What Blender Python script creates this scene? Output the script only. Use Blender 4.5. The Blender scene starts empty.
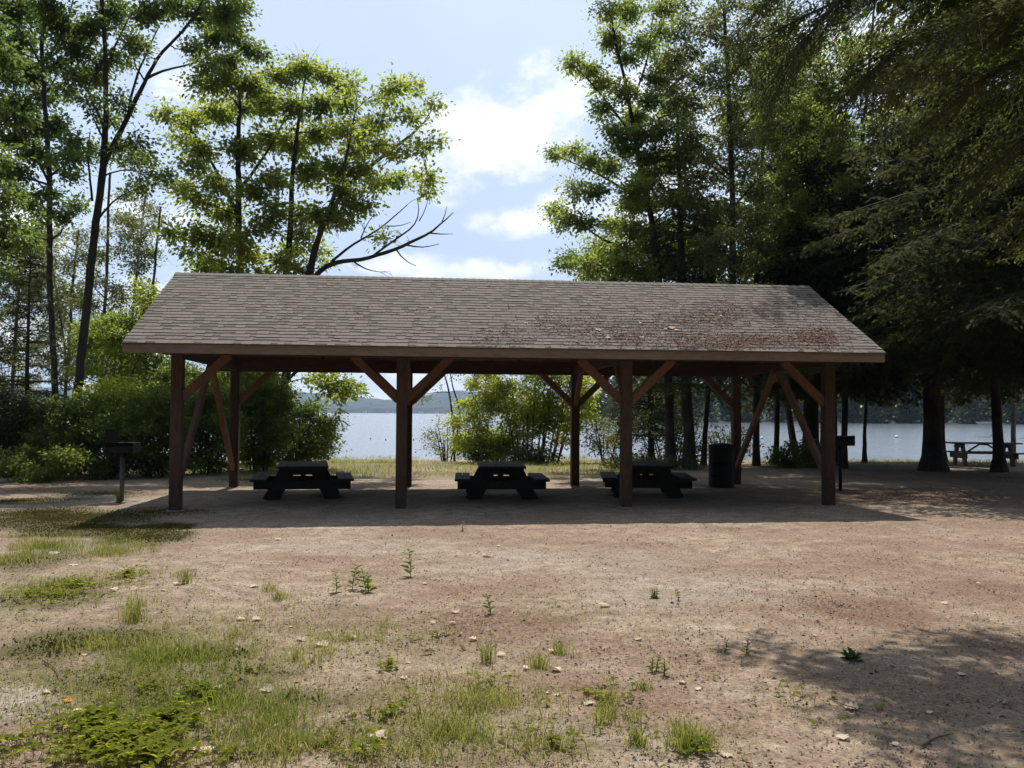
import bpy, bmesh, math, random
import numpy as np
from mathutils import Matrix, Vector

rng = np.random.default_rng(7)
random.seed(7)
R = math.radians
sc = bpy.context.scene
COL = sc.collection

# ------------------------------------------------------------------ camera numbers (fitted to the pavilion)
F, PITCH, ROLL, EYE = 927.57, .0313, .0068, 1.6
CP, SP = math.cos(PITCH), math.sin(PITCH)
SUN_EL, SUN_AZ = R(59), R(1)          # azimuth from +Y, negative = towards the left

def ray(x, y):
    a = x - 512
    b = 384 - y + a * ROLL
    return np.array([a, F * CP - b * SP, F * SP + b * CP])
def at(x, y, Y):
    d = ray(x, y)
    return np.array([0, 0, EYE]) + d * (Y / d[1])
def onground(x, y, z=0.0):
    d = ray(x, y)
    return np.array([0, 0, EYE]) + d * ((z - EYE) / d[2])

# ------------------------------------------------------------------ noise
_tab = np.random.default_rng(3).random((256, 256))
def vnoise(x, y):
    xi = np.floor(x).astype(int); yi = np.floor(y).astype(int)
    fx = x - xi; fy = y - yi
    fx = fx * fx * (3 - 2 * fx); fy = fy * fy * (3 - 2 * fy)
    g = lambda i, j: _tab[i & 255, j & 255]
    return (g(xi, yi) * (1 - fx) + g(xi + 1, yi) * fx) * (1 - fy) + (g(xi, yi + 1) * (1 - fx) + g(xi + 1, yi + 1) * fx) * fy
def fbm(x, y, o=4):
    s = 0; a = .5; t = 0
    for k in range(o):
        s = s + a * vnoise(x * 2 ** k + 17.3 * k, y * 2 ** k + 5.1 * k); t += a; a *= .5
    return s / t
def smooth(a, b, v):
    t = np.clip((v - a) / (b - a), 0, 1)
    return t * t * (3 - 2 * t)

WATER = -.42
def gz(x, y):
    x = np.asarray(x, float); y = np.asarray(y, float)
    z = .0127 / 3 * np.clip(x + 5.4, -6, 14) * smooth(8, 15, y)
    z = z + .05 * (fbm(x * .25 + 40, y * .25) - .5) * smooth(3, 6, np.abs(y - 17)) * 2
    ys = 40 + 1.2 * (fbm(x * .12 + 9, y * 0 + 2) - .5) * 2
    z = z - .30 * smooth(27, 39, y) - .5 * smooth(ys - 1.2, ys + 2, y) - 2.2 * smooth(42, 70, y)
    return z
def gp(x, y): return float(gz(x, y))

# ------------------------------------------------------------------ mesh helpers
def npmesh(name, V, quads=None, tris=None, mat=None, smooth_=False, qmi=None, parent=None, mats=None, attrs=None):
    me = bpy.data.meshes.new(name)
    V = np.asarray(V, np.float32).reshape(-1, 3)
    Q = np.zeros((0, 4), np.int32) if quads is None else np.asarray(quads, np.int32).reshape(-1, 4)
    T = np.zeros((0, 3), np.int32) if tris is None else np.asarray(tris, np.int32).reshape(-1, 3)
    me.vertices.add(len(V)); me.vertices.foreach_set('co', V.ravel())
    nl = Q.size + T.size
    me.loops.add(nl)
    me.loops.foreach_set('vertex_index', np.concatenate([Q.ravel(), T.ravel()]).astype(np.int32))
    me.polygons.add(len(Q) + len(T))
    st = np.concatenate([np.arange(len(Q)) * 4, Q.size + np.arange(len(T)) * 3]).astype(np.int32)
    me.polygons.foreach_set('loop_start', st)
    if qmi is not None:
        me.polygons.foreach_set('material_index', np.asarray(qmi, np.int32))
    me.polygons.foreach_set('use_smooth', np.full(len(Q) + len(T), bool(smooth_)))
    for m in (mats or ([mat] if mat else [])): me.materials.append(m)
    if attrs:
        for k, v in attrs.items():
            a = me.color_attributes.new(k, 'FLOAT_COLOR', 'POINT')
            a.data.foreach_set('color', np.asarray(v, np.float32).ravel())
    me.update(calc_edges=True); me.validate()
    o = bpy.data.objects.new(name, me); COL.objects.link(o)
    if parent: o.parent = parent
    return o

class Q:
    """collects quads and tris"""
    def __init__(s): s.v = []; s.q = []; s.t = []; s.n = 0
    def add(s, V, q=None, t=None):
        V = np.asarray(V, float).reshape(-1, 3)
        s.v.append(V)
        if q is not None and len(q): s.q.append(np.asarray(q, int).reshape(-1, 4) + s.n)
        if t is not None and len(t): s.t.append(np.asarray(t, int).reshape(-1, 3) + s.n)
        s.n += len(V)
    def build(s, name, mat=None, parent=None, sm=False, mats=None):
        return npmesh(name, np.concatenate(s.v), np.concatenate(s.q) if s.q else None, np.concatenate(s.t) if s.t else None, mat, sm, None, parent, mats)
    def tubes(s, P, Rr, n=5):
        """P (N,k,3), Rr (N,k)"""
        P = np.asarray(P, float); Rr = np.asarray(Rr, float)
        N, k, _ = P.shape
        T = np.gradient(P, axis=1)
        T /= np.linalg.norm(T, axis=2, keepdims=True) + 1e-9
        mean = T.mean(1)
        ref = np.where((np.abs(mean[:, 2]) > .75)[:, None], np.array([[1., .1, 0]]), np.array([[0, .1, 1.]]))
        A = np.cross(T, ref[:, None, :]); A /= np.linalg.norm(A, axis=2, keepdims=True) + 1e-9
        B = np.cross(T, A)
        th = np.arange(n) * 2 * np.pi / n
        V = P[:, :, None, :] + Rr[:, :, None, None] * (A[:, :, None, :] * np.cos(th)[None, None, :, None] + B[:, :, None, :] * np.sin(th)[None, None, :, None])
        base = (np.arange(N) * k * n)[:, None, None]
        i = np.arange(k - 1)[None, :, None]; j = np.arange(n)[None, None, :]
        a = base + i * n + j; b = base + i * n + (j + 1) % n
        q = np.stack([a, b, b + n, a + n], -1).reshape(-1, 4)
        s.add(V.reshape(-1, 3), q)
    def tube(s, P, r, n=8): s.tubes(np.asarray(P)[None], np.asarray(r, float)[None], n)
    def capped(s, P, r, n=10):
        P = np.asarray(P, float); r = np.asarray(r, float)
        s.tube(P, r, n); k = len(P)
        b = s.n
        s.add([P[0], P[-1]])
        o = b - k * n
        s.t.append(np.array([[b, o + (j + 1) % n, o + j] for j in range(n)]))
        o2 = b - n
        s.t.append(np.array([[b + 1, o2 + j, o2 + (j + 1) % n] for j in range(n)]))
    def box(s, lo, hi, M=None):
        x0, y0, z0 = lo; x1, y1, z1 = hi
        V = np.array([[x0, y0, z0], [x1, y0, z0], [x1, y1, z0], [x0, y1, z0], [x0, y0, z1], [x1, y0, z1], [x1, y1, z1], [x0, y1, z1]])
        if M is not None: V = V @ np.array(M.to_3x3()).T + np.array(M.translation)
        s.add(V, [[0, 3, 2, 1], [4, 5, 6, 7], [0, 1, 5, 4], [1, 2, 6, 5], [2, 3, 7, 6], [3, 0, 4, 7]])

def mkprops(o, label=None, cat=None, group=None, kind=None):
    if label: o['label'] = label
    if cat: o['category'] = cat
    if group: o['group'] = group
    if kind: o['kind'] = kind
    return o
def empty(name, loc, rz, label, cat, group=None):
    o = bpy.data.objects.new(name, None); COL.objects.link(o)
    o.location = loc; o.rotation_euler = (0, 0, rz); o.empty_display_size = .2
    return mkprops(o, label, cat, group)
def bevelbox(name, lo, hi, mat, parent, bev=.008, M=None):
    """box part with worn edges, in the parent's space; M places it"""
    bm = bmesh.new()
    bmesh.ops.create_cube(bm, size=1)
    lo = Vector(lo); hi = Vector(hi); c = (lo + hi) / 2; d = hi - lo
    for v in bm.verts: v.co = Vector((v.co.x * d.x, v.co.y * d.y, v.co.z * d.z)) + c
    bmesh.ops.bevel(bm, geom=bm.edges[:], offset=bev, segments=1, affect='EDGES')
    if M is not None: bmesh.ops.transform(bm, matrix=M, verts=bm.verts)
    me = bpy.data.meshes.new(name); bm.to_mesh(me); bm.free()
    me.materials.append(mat)
    o = bpy.data.objects.new(name, me); COL.objects.link(o); o.parent = parent
    return o
def beam_between(name, a, b, w, h, mat, parent, up=(0, 0, 1), bev=.006):
    a = Vector(a); b = Vector(b); d = b - a; L = d.length
    x = d.normalized(); z = Vector(up); y = z.cross(x).normalized(); z = x.cross(y)
    M = Matrix((x, y, z)).transposed().to_4x4(); M.translation = a
    return bevelbox(name, (0, -w / 2, -h / 2), (L, w / 2, h / 2), mat, parent, bev, M)

# ------------------------------------------------------------------ materials
class NT:
    def __init__(s, name):
        s.m = bpy.data.materials.new(name); s.m.use_nodes = True
        s.t = s.m.node_tree; s.t.nodes.clear()
        s.out = s.t.nodes.new('ShaderNodeOutputMaterial')
    def n(s, typ, **kw):
        nd = s.t.nodes.new('ShaderNode' + typ)
        for k, v in kw.items():
            if k in nd.inputs.keys() if isinstance(k, str) else False: pass
            setattr(nd, k, v)
        return nd
    def l(s, a, b): s.t.links.new(a, b)
    def noise(s, scale, detail=4, rough=.55, vec=None, dim='3D'):
        nd = s.n('TexNoise'); nd.inputs['Scale'].default_value = scale; nd.inputs['Detail'].default_value = detail; nd.inputs['Roughness'].default_value = rough
        if vec is not None: s.l(vec, nd.inputs['Vector'])
        return nd.outputs['Fac']
    def ramp(s, fac, stops):
        nd = s.n('ValToRGB'); e = nd.color_ramp.elements
        while len(e) < len(stops): e.new(.5)
        for k, (p, c) in enumerate(stops):
            e[k].position = p; e[k].color = (*c, 1) if len(c) == 3 else c
        s.l(fac, nd.inputs[0]); return nd.outputs[0]
    def mix(s, fac, a, b, mode='MIX'):
        nd = s.n('Mix', data_type='RGBA', blend_type=mode)
        for sock, v in ((nd.inputs[0], fac), (nd.inputs[6], a), (nd.inputs[7], b)):
            if isinstance(v, (int, float)): sock.default_value = v
            elif isinstance(v, tuple): sock.default_value = (*v, 1)
            else: s.l(v, sock)
        return nd.outputs[2]
    def math(s, op, a, b=0.0, clamp=False):
        nd = s.n('Math', operation=op, use_clamp=clamp)
        for sock, v in ((nd.inputs[0], a), (nd.inputs[1], b)):
            if isinstance(v, (int, float)): sock.default_value = v
            else: s.l(v, sock)
        return nd.outputs[0]
    def obj(s, sx=1, sy=1, sz=1):
        tc = s.n('TexCoord'); mp = s.n('Mapping'); mp.inputs['Scale'].default_value = (sx, sy, sz)
        s.l(tc.outputs['Object'], mp.inputs['Vector']); return mp.outputs[0]
    def bsdf(s, col, rough=.8, bump=None, bdist=.01, bstr=.6, metal=0, spec=.3):
        p = s.n('BsdfPrincipled')
        if isinstance(col, tuple): p.inputs['Base Color'].default_value = (*col, 1)
        else: s.l(col, p.inputs['Base Color'])
        if isinstance(rough, (int, float)): p.inputs['Roughness'].default_value = rough
        else: s.l(rough, p.inputs['Roughness'])
        p.inputs['Metallic'].default_value = metal
        p.inputs['Specular IOR Level'].default_value = spec
        if bump is not None:
            b = s.n('Bump'); b.inputs['Distance'].default_value = bdist; b.inputs['Strength'].default_value = bstr
            s.l(bump, b.inputs['Height']); s.l(b.outputs[0], p.inputs['Normal'])
        s.l(p.outputs[0], s.out.inputs[0]); return s.m

def wood(name, dark, light, sx=3, sy=3, sz=3, rough=.8):
    t = NT(name)
    oi = t.n('ObjectInfo')
    v = t.obj(sx, sy, sz)
    ad = t.n('VectorMath', operation='ADD'); t.l(v, ad.inputs[0])
    cm = t.n('CombineXYZ'); t.l(t.math('MULTIPLY', oi.outputs['Random'], 30.), cm.inputs[0]); t.l(cm.outputs[0], ad.inputs[1])
    n1 = t.noise(1.2, 6, .65, ad.outputs[0])
    c = t.ramp(n1, [(.3, dark), (.7, light)])
    n2 = t.noise(9, 5, .7, ad.outputs[0])
    c = t.mix(.35, c, t.ramp(n2, [(.35, tuple(x * .45 for x in dark)), (.65, light)]))
    k = t.math('ADD', t.math('MULTIPLY', oi.outputs['Random'], .5), .75)
    c = t.mix(1.0, c, k, 'MULTIPLY')
    return t.bsdf(c, rough, n2, .004, .5)

def leafmat(name, cols, trans=.45, gloss=.25, tv=2.5):
    """cols: ramp colours over leaves"""
    t = NT(name)
    g = t.n('NewGeometry'); oi = t.n('ObjectInfo')
    r = g.outputs['Random Per Island']
    c = t.ramp(r, [(i / (len(cols) - 1), cc) for i, cc in enumerate(cols)])
    nz = t.noise(.9, 2, .5, t.obj())
    c = t.mix(.5, c, t.ramp(nz, [(.35, cols[0]), (.65, cols[-1])]))
    c = t.mix(1.0, c, t.ramp(oi.outputs['Random'], [(0, (.82, .86, .8)), (.5, (1.06, 1, .96)), (1, (1.18, 1.1, 1.2))]), 'MULTIPLY')
    d = t.n('BsdfPrincipled'); d.inputs['Roughness'].default_value = .45 if gloss > .1 else .8; d.inputs['Specular IOR Level'].default_value = gloss
    t.l(c, d.inputs['Base Color'])
    tr = t.n('BsdfTranslucent')
    hs = t.n('HueSaturation'); hs.inputs['Hue'].default_value = .478; hs.inputs['Saturation'].default_value = 1.08; hs.inputs['Value'].default_value = tv
    t.l(c, hs.inputs['Color']); t.l(hs.outputs[0], tr.inputs['Color'])
    mx = t.n('MixShader'); mx.inputs[0].default_value = trans
    t.l(d.outputs[0], mx.inputs[1]); t.l(tr.outputs[0], mx.inputs[2]); t.l(mx.outputs[0], t.out.inputs[0])
    return t.m

def barkmat(name, dark, light, scale=6):
    t = NT(name)
    v = t.obj(scale, scale, scale * .25)
    n = t.noise(2.2, 6, .7, v)
    c = t.ramp(n, [(.32, dark), (.68, light)])
    c = t.mix(.3, c, t.ramp(t.noise(.8, 3, .5, t.obj()), [(.4, dark), (.6, (.11, .12, .075))]))
    return t.bsdf(c, .9, n, .03, .8, 0, .2)

M = {}
M['bark'] = barkmat('bark_dark', (.022, .018, .014), (.075, .062, .05))
M['bark_grey'] = barkmat('bark_grey', (.05, .045, .038), (.16, .145, .125))
M['bark_pale'] = barkmat('bark_pale', (.12, .11, .09), (.42, .39, .34), 3)
M['leaf_oak'] = leafmat('oak_leaf', [(.042, .074, .014), (.07, .115, .02), (.105, .148, .03), (.135, .165, .036)], .58, .2, 3.6)
M['leaf_maple'] = leafmat('maple_leaf', [(.028, .054, .013), (.042, .08, .018), (.066, .105, .024), (.095, .13, .032)], .54, .2, 3.5)
M['leaf_bright'] = leafmat('bright_maple_leaf', [(.036, .068, .014), (.058, .10, .02), (.09, .135, .028), (.12, .155, .036)], .56, .2, 3.6)
M['leaf_aspen'] = leafmat('aspen_leaf', [(.05, .08, .02), (.08, .115, .03), (.11, .14, .04), (.15, .16, .06)], .5)
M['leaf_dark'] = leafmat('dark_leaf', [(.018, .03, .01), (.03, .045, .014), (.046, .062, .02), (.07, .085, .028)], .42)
M['leaf_bush'] = leafmat('bush_leaf', [(.03, .065, .012), (.055, .10, .018), (.085, .125, .025), (.115, .145, .03)], .5, .2, 2.8)
M['leaf_lime'] = leafmat('lime_leaf', [(.06, .10, .014), (.09, .14, .02), (.13, .17, .026), (.16, .18, .03)], .6, .2, 3.8)
M['needle'] = leafmat('hemlock_needle', [(.016, .025, .009), (.026, .038, .012), (.042, .054, .017), (.06, .07, .024)], .32, .04, 2.6)
M['needle_light'] = leafmat('hemlock_needle_light', [(.02, .036, .01), (.032, .052, .014), (.05, .07, .018), (.075, .085, .024)], .4, .04)
M['grass'] = leafmat('grass_blade', [(.058, .098, .016), (.085, .13, .022), (.125, .16, .034), (.21, .19, .08)], .46, .1, 2.9)
M['clover'] = leafmat('clover_leaf', [(.075, .11, .010), (.10, .14, .014), (.135, .17, .02), (.17, .19, .026)], .45, .08, 2.8)
M['weed'] = leafmat('weed_leaf', [(.075, .11, .02), (.10, .14, .028), (.135, .16, .035)], .42, .08, 2.8)
M['weed_dark'] = leafmat('weed_leaf_dark', [(.02, .045, .014), (.03, .06, .018), (.045, .075, .022)], .25, .3)
M['moss'] = leafmat('moss_tuft', [(.045, .05, .012), (.06, .062, .015), (.085, .085, .02)], .2, .05)
M['post'] = wood('stained_post_wood', (.058, .035, .022), (.128, .078, .048), 3, 3, 1)
M['beam'] = wood('stained_beam_wood', (.05, .026, .02), (.11, .06, .044), .8, 4, 4)
M['brace'] = wood('stained_brace_wood', (.13, .068, .042), (.26, .14, .085), 3, 3, 2)
M['fascia'] = wood('weathered_fascia_wood', (.18, .125, .082), (.30, .215, .145), .7, 4, 5)
M['sheath'] = wood('roof_sheathing', (.05, .035, .026), (.11, .078, .055), 1, 3, 3)
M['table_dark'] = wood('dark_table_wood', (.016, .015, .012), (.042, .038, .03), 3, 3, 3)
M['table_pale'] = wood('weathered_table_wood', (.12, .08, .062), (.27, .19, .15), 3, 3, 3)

def shingle_mat(name, mul, seed=0.):
    t = NT(name)
    r = t.n('NewGeometry').outputs['Random Per Island']
    c = t.ramp(r, [(0, (.110, .090, .071)), (.35, (.124, .103, .082)), (.7, (.138, .116, .094)), (1, (.16, .136, .112))])
    c = t.mix(.35, c, t.ramp(t.noise(1.1, 4, .6, t.obj(1, 1, 1)), [(.35, (.11, .088, .067)), (.65, (.18, .15, .118))]))
    g = t.noise(220, 2, .6, t.obj())
    c = t.mix(.5, c, t.ramp(g, [(.3, (.06, .052, .044)), (.7, (.26, .226, .192))]))
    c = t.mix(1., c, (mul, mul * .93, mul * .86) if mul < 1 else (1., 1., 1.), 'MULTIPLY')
    return t.bsdf(c, .92, g, .003, .5, 0, .2)
M['shingle'] = shingle_mat('asphalt_shingle', 1.0)
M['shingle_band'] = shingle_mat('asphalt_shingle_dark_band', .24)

t = NT('galvanised_post'); M['galv'] = t.bsdf(t.ramp(t.noise(8, 4, .6, t.obj()), [(.3, (.10, .095, .085)), (.7, (.2, .19, .17))]), .6, None, 0, 0, .3)
t = NT('black_iron'); M['iron'] = t.bsdf(t.ramp(t.noise(12, 4, .6, t.obj()), [(.3, (.010, .010, .011)), (.7, (.028, .024, .022))]), .7, t.noise(30, 3, .6, t.obj()), .003, .5, .2)
t = NT('grill_top_steel'); M['iron_top'] = t.bsdf(t.ramp(t.noise(12, 4, .6, t.obj()), [(.3, (.03, .035, .045)), (.7, (.07, .08, .10))]), .45, None, 0, 0, .5)
t = NT('barrel_paint'); M['barrel'] = t.bsdf(t.ramp(t.noise(5, 5, .6, t.obj()), [(.3, (.007, .008, .008)), (.7, (.018, .018, .017))]), .7)
t = NT('buoy_white'); M['white'] = t.bsdf(t.ramp(t.noise(6, 3, .5, t.obj()), [(.3, (.7, .7, .68)), (.7, (.82, .82, .8))]), .4)
t = NT('buoy_dark'); M['dark_float'] = t.bsdf(t.ramp(t.noise(6, 3, .5, t.obj()), [(.3, (.03, .03, .04)), (.7, (.07, .07, .08))]), .5)
def flat(name, a, b, sc_=8, rough=.85):
    t = NT(name); return t.bsdf(t.ramp(t.noise(sc_, 4, .6, t.obj()), [(.3, a), (.7, b)]), rough)
M['concrete'] = flat('footing_concrete', (.16, .15, .13), (.30, .28, .25), 12)
M['dead_leaf'] = leafmat('dead_leaf_pale', [(.46, .37, .26), (.58, .48, .36), (.66, .57, .45)], .2, .05, 1.2)
M['dead_leaf_orange'] = leafmat('dead_leaf_orange', [(.50, .20, .03), (.60, .26, .04)], .2, .05, 1.2)
M['stick'] = flat('dry_stick', (.06, .04, .03), (.2, .15, .11), 20)

def litter_mat(name, cols):
    t = NT(name); r = t.n('NewGeometry').outputs['Random Per Island']
    return t.bsdf(t.ramp(r, [(i / (len(cols) - 1), c) for i, c in enumerate(cols)]), .9, None, 0, 0, 0, .1)
M['gravel'] = litter_mat('gravel_stone', [(.05, .04, .032), (.14, .115, .09), (.22, .185, .145), (.33, .29, .24), (.46, .43, .38)])
M['litter'] = litter_mat('leaf_litter_bits', [(.06, .032, .02), (.12, .06, .038), (.20, .11, .07), (.32, .22, .15)])
M['roof_needles'] = litter_mat('roof_needle_bits', [(.09, .042, .03), (.15, .072, .05), (.22, .11, .08), (.34, .22, .16)])

# ------------------------------------------------------------------ ground masks
PATCH = dict(
    moss=[(95, 528, 95, 9, 1), (40, 512, 60, 6, .9), (170, 526, 30, 5, 1), (60, 650, 60, 16, .7), (160, 700, 90, 12, .4), (150, 536, 62, 8, 1), (60, 518, 95, 9, 1), (150, 512, 60, 6, .6), (95, 642, 90, 14, .9), (195, 655, 70, 9, .9), (30, 560, 60, 10, .6),
          (110, 680, 80, 12, .5), (250, 672, 60, 10, .6), (60, 600, 60, 12, .5), (20, 500, 60, 4, .8), (100, 493, 60, 4, .5), (300, 700, 90, 14, .45), (260, 480, 60, 3, .5)],
    red=[(842, 607, 80, 20, .9), (480, 626, 75, 18, .75), (730, 531, 45, 4, .6), (700, 665, 90, 22, .6), (995, 590, 45, 12, .6), (455, 596, 55, 8, .5), (560, 690, 60, 14, .5),
         (420, 560, 90, 6, .3), (600, 650, 90, 14, .4), (900, 700, 100, 26, .3), (780, 570, 70, 7, .3), (340, 610, 70, 8, .3), (740, 720, 90, 18, .3), (990, 645, 50, 14, .55), (880, 560, 60, 6, .35), (640, 700, 60, 16, .5), (650, 545, 80, 4, .3), (930, 500, 120, 10, .85), (1000, 480, 100, 8, .8), (860, 478, 60, 6, .7), (30, 488, 90, 5, .6),
         (790, 468, 60, 4, .8), (250, 700, 50, 14, .3), (400, 700, 60, 20, .5), (300, 560, 30, 4, .25)],
    sand=[(15, 700, 60, 22, 1), (60, 545, 50, 4, .4), (700, 590, 130, 20, .55), (560, 560, 160, 14, .5), (350, 545, 130, 9, .45), (110, 500, 60, 4, .6), (45, 507, 60, 3, .4), (640, 740, 70, 12, .3), (490, 463, 60, 4, 1), (462, 459, 60, 5, 1), (420, 470, 60, 2.2, .35),
          (900, 660, 60, 10, .25), (500, 486, 330, 6, .45)],
)
def mask(kind, x, y):
    m = np.zeros_like(x)
    wx = (fbm(x * 1.3 + 3, y * 1.3, 3) - .5); wy = (fbm(x * 1.3 + 60, y * 1.3 + 20, 3) - .5)
    for (cx, cy, rx, ry, s) in PATCH[kind]:
        c = onground(cx, cy); rX = rx / F * c[1]; rY = .5 * abs(onground(cx, cy - ry)[1] - onground(cx, cy + ry)[1])
        d = np.sqrt(((x - c[0] + wx * min(rX, 1.2) * 1.2) / rX) ** 2 + ((y - c[1] + wy * min(rY, 1.5) * 1.2) / rY) ** 2)
        m = np.maximum(m, s * smooth(1.25, .55, d))
    return np.clip(m * (.55 + .9 * fbm(x * 5, y * 5 + 31, 3)), 0, 1)

# ------------------------------------------------------------------ ground sheet
def axis(fine_lo, fine_hi, step, far, grow=1.12):
    a = list(np.arange(fine_lo, fine_hi, step))
    s = step
    while a[-1] < far: s *= grow; a.append(a[-1] + s)
    s = step; b = [a[0]]
    while b[-1] > -far: s *= grow; b.append(b[-1] - s)
    return np.array(b[:0:-1] + a)
gx = axis(-6.5, 6.5, .05, 6000); gy = axis(3.2, 16, .05, 6000)
X, Y = np.meshgrid(gx, gy)
Z = gz(X, Y)
near = smooth(30, 12, np.hypot(X, Y))
Z = Z + near * (.020 * (fbm(X * 3.1, Y * 3.1, 3) - .5) + .018 * (fbm(X * 11, Y * 11 + 8, 3) - .5))
mm = {k: mask(k, X, Y) for k in PATCH}
thin = np.zeros_like(X)
for (cx, cyy, rx, ry, s) in [(120, 670, 230, 70, .75), (60, 590, 110, 40, .7), (330, 745, 330, 34, .7), (480, 710, 170, 34, .4), (690, 752, 90, 24, .4), (330, 640, 130, 40, .3)]:
    c_ = onground(cx, cyy); rX = rx / F * c_[1]; rY = .5 * abs(onground(cx, cyy - ry)[1] - onground(cx, min(cyy + ry, 790))[1])
    d_ = np.sqrt(((X - c_[0]) / rX) ** 2 + ((Y - c_[1]) / rY) ** 2)
    thin = np.maximum(thin, s * smooth(1.3, .3, d_))
thin = thin * smooth(.36, .62, fbm(X * 2.1 + 9, Y * 2.1, 5))
gr = smooth(21.5, 24.5, Y + 1.2 * (fbm(X * .6, Y * .6, 3) - .5)) * (1 - .9 * smooth(3.0, 6.5, X - .0 * Y))
gr = gr * (1 - .95 * smooth(1.3, .6, np.hypot((X + 1.6 + .5 * fbm(X, Y, 3)) / 2.3, (Y - 33.5) / 4.2)))
gr = np.maximum(gr * smooth(.34, .56, fbm(X * .7 + 4, Y * .5, 4)), thin)
col = np.stack([mm['moss'], mm['red'], mm['sand'], gr], -1)
ny, nx = X.shape
idx = np.arange(ny * nx).reshape(ny, nx)
quads = np.stack([idx[:-1, :-1], idx[:-1, 1:], idx[1:, 1:], idx[1:, :-1]], -1).reshape(-1, 4)
t = NT('gravel_ground')
at_ = t.n('VertexColor', layer_name='mask'); sp = t.n('SeparateColor'); t.l(at_.outputs['Color'], sp.inputs[0])
ov = t.obj()
big = t.noise(.55, 5, .6, ov); mid = t.noise(4.5, 6, .65, ov); fine = t.noise(34, 4, .7, ov); vf = t.noise(120, 3, .7, ov)
c = t.ramp(mid, [(.30, (.168, .120, .080)), (.5, (.28, .212, .149)), (.70, (.38, .305, .226))])
c = t.mix(t.math('MULTIPLY', t.ramp(big, [(.40, (0, 0, 0)), (.60, (1, 1, 1))]), .7), c, (.19, .128, .086))
c = t.mix(t.math('MULTIPLY', sp.outputs['Blue'], .8), c, t.ramp(mid, [(.3, (.25, .205, .16)), (.7, (.36, .31, .255))]))
c = t.mix(t.math('MULTIPLY', sp.outputs['Green'], .75, True), c, t.ramp(fine, [(.3, (.085, .05, .034)), (.55, (.17, .10, .066)), (.8, (.28, .19, .13))]))
c = t.mix(t.math('MULTIPLY', sp.outputs['Red'], 1.1, True), c, t.ramp(fine, [(.3, (.035, .033, .010)), (.55, (.07, .062, .018)), (.8, (.115, .092, .035))]))
c = t.mix(t.math('MULTIPLY', at_.outputs['Alpha'], .75), c, t.ramp(mid, [(.35, (.08, .085, .028)), (.55, (.15, .14, .055)), (.75, (.24, .195, .12))]))
c = t.mix(.55, c, t.ramp(fine, [(.28, (.05, .05, .05)), (.5, (.5, .5, .5)), (.75, (1, 1, 1))]), 'OVERLAY')
c = t.mix(.45, c, t.ramp(vf, [(.3, (.1, .1, .1)), (.5, (.5, .5, .5)), (.72, (.95, .95, .95))]), 'OVERLAY')
M['ground'] = t.bsdf(c, .95, t.math('ADD', t.math('MULTIPLY', fine, .6), t.math('MULTIPLY', vf, .4)), .02, .9, 0, .15)
g = npmesh('ground', np.stack([X, Y, Z], -1), quads, None, M['ground'], True, attrs={'mask': col.reshape(-1, 4)})
mkprops(g, kind='structure')

# ------------------------------------------------------------------ lake
t = NT('lake_water')
v = t.obj(1, .35, 1)
w1 = t.noise(1.3, 5, .6, v); w2 = t.noise(.22, 4, .6, v); w3 = t.noise(6, 3, .6, v)
h = t.math('ADD', t.math('ADD', t.math('MULTIPLY', w1, .55), t.math('MULTIPLY', w2, .8)), t.math('MULTIPLY', w3, .12))
t.bsdf((.12, .135, .15), .14, h, .30, .55, 0, .5)
t.t.nodes['Principled BSDF'].inputs['IOR'].default_value = 1.33
M['water'] = t.m
lx = axis(-60, 60, 6, 5900, 1.4); ly = np.concatenate([np.arange(36, 60, 6), np.geomspace(60, 5900, 24)])
LX, LY = np.meshgrid(lx, ly); n_ = len(lx)
li = np.arange(LX.size).reshape(LX.shape)
lake = npmesh('lake_water', np.stack([LX, LY, np.full_like(LX, WATER)], -1), np.stack([li[:-1, :-1], li[:-1, 1:], li[1:, 1:], li[1:, :-1]], -1).reshape(-1, 4), None, M['water'])
mkprops(lake, kind='structure')

# ------------------------------------------------------------------ far hills
t = NT('wooded_hills')
n1 = t.noise(.03, 5, .65, t.obj())
M['hills'] = t.bsdf(t.ramp(n1, [(.35, (.009, .016, .014)), (.65, (.022, .034, .022))]), .95)
def ridge(name, prof, Y0, depth, seed, rough):
    """prof: (px, py) crest as seen at distance Y0+depth/2"""
    px = np.array([p[0] for p in prof], float); py = np.array([p[1] for p in prof], float)
    Yc = Y0 + depth * .5
    xs = np.array([at(a, b, Yc)[0] for a, b in prof]); zs = np.array([at(a, b, Yc)[2] for a, b in prof])
    U = np.linspace(xs[0], xs[-1], 420); H = np.interp(U, xs, zs)
    vv = np.linspace(0, 1, 46)
    UU, VV = np.meshgrid(U, vv)
    prof2 = np.sin(np.clip(VV, 0, 1) * np.pi) ** .8
    yy = Y0 + depth * VV + depth * .12 * (fbm(UU / 300 + seed, VV * 3) - .5)
    zz = WATER - 1 + (H[None] - WATER + 1) * prof2 * (.82 + .36 * fbm(UU / 420 + seed, VV * 4 + seed, 4)) + rough * (fbm(UU / 14 + seed, yy / 14, 3) - .5) * (prof2 > .02)
    ii = np.arange(UU.size).reshape(UU.shape)
    o = npmesh(name, np.stack([UU, yy, zz], -1), np.stack([ii[:-1, :-1], ii[:-1, 1:], ii[1:, 1:], ii[1:, :-1]], -1).reshape(-1, 4), None, M['hills'])
    return mkprops(o, kind='structure')
ridge('hills', [(-100, 385), (60, 388), (180, 396), (250, 391), (290, 391), (330, 394), (370, 399), (400, 401), (430, 396), (460, 393), (500, 396), (540, 402), (580, 401), (640, 395), (760, 392), (900, 396), (1150, 390)], 2700, 1100, 3.3, 9)
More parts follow.
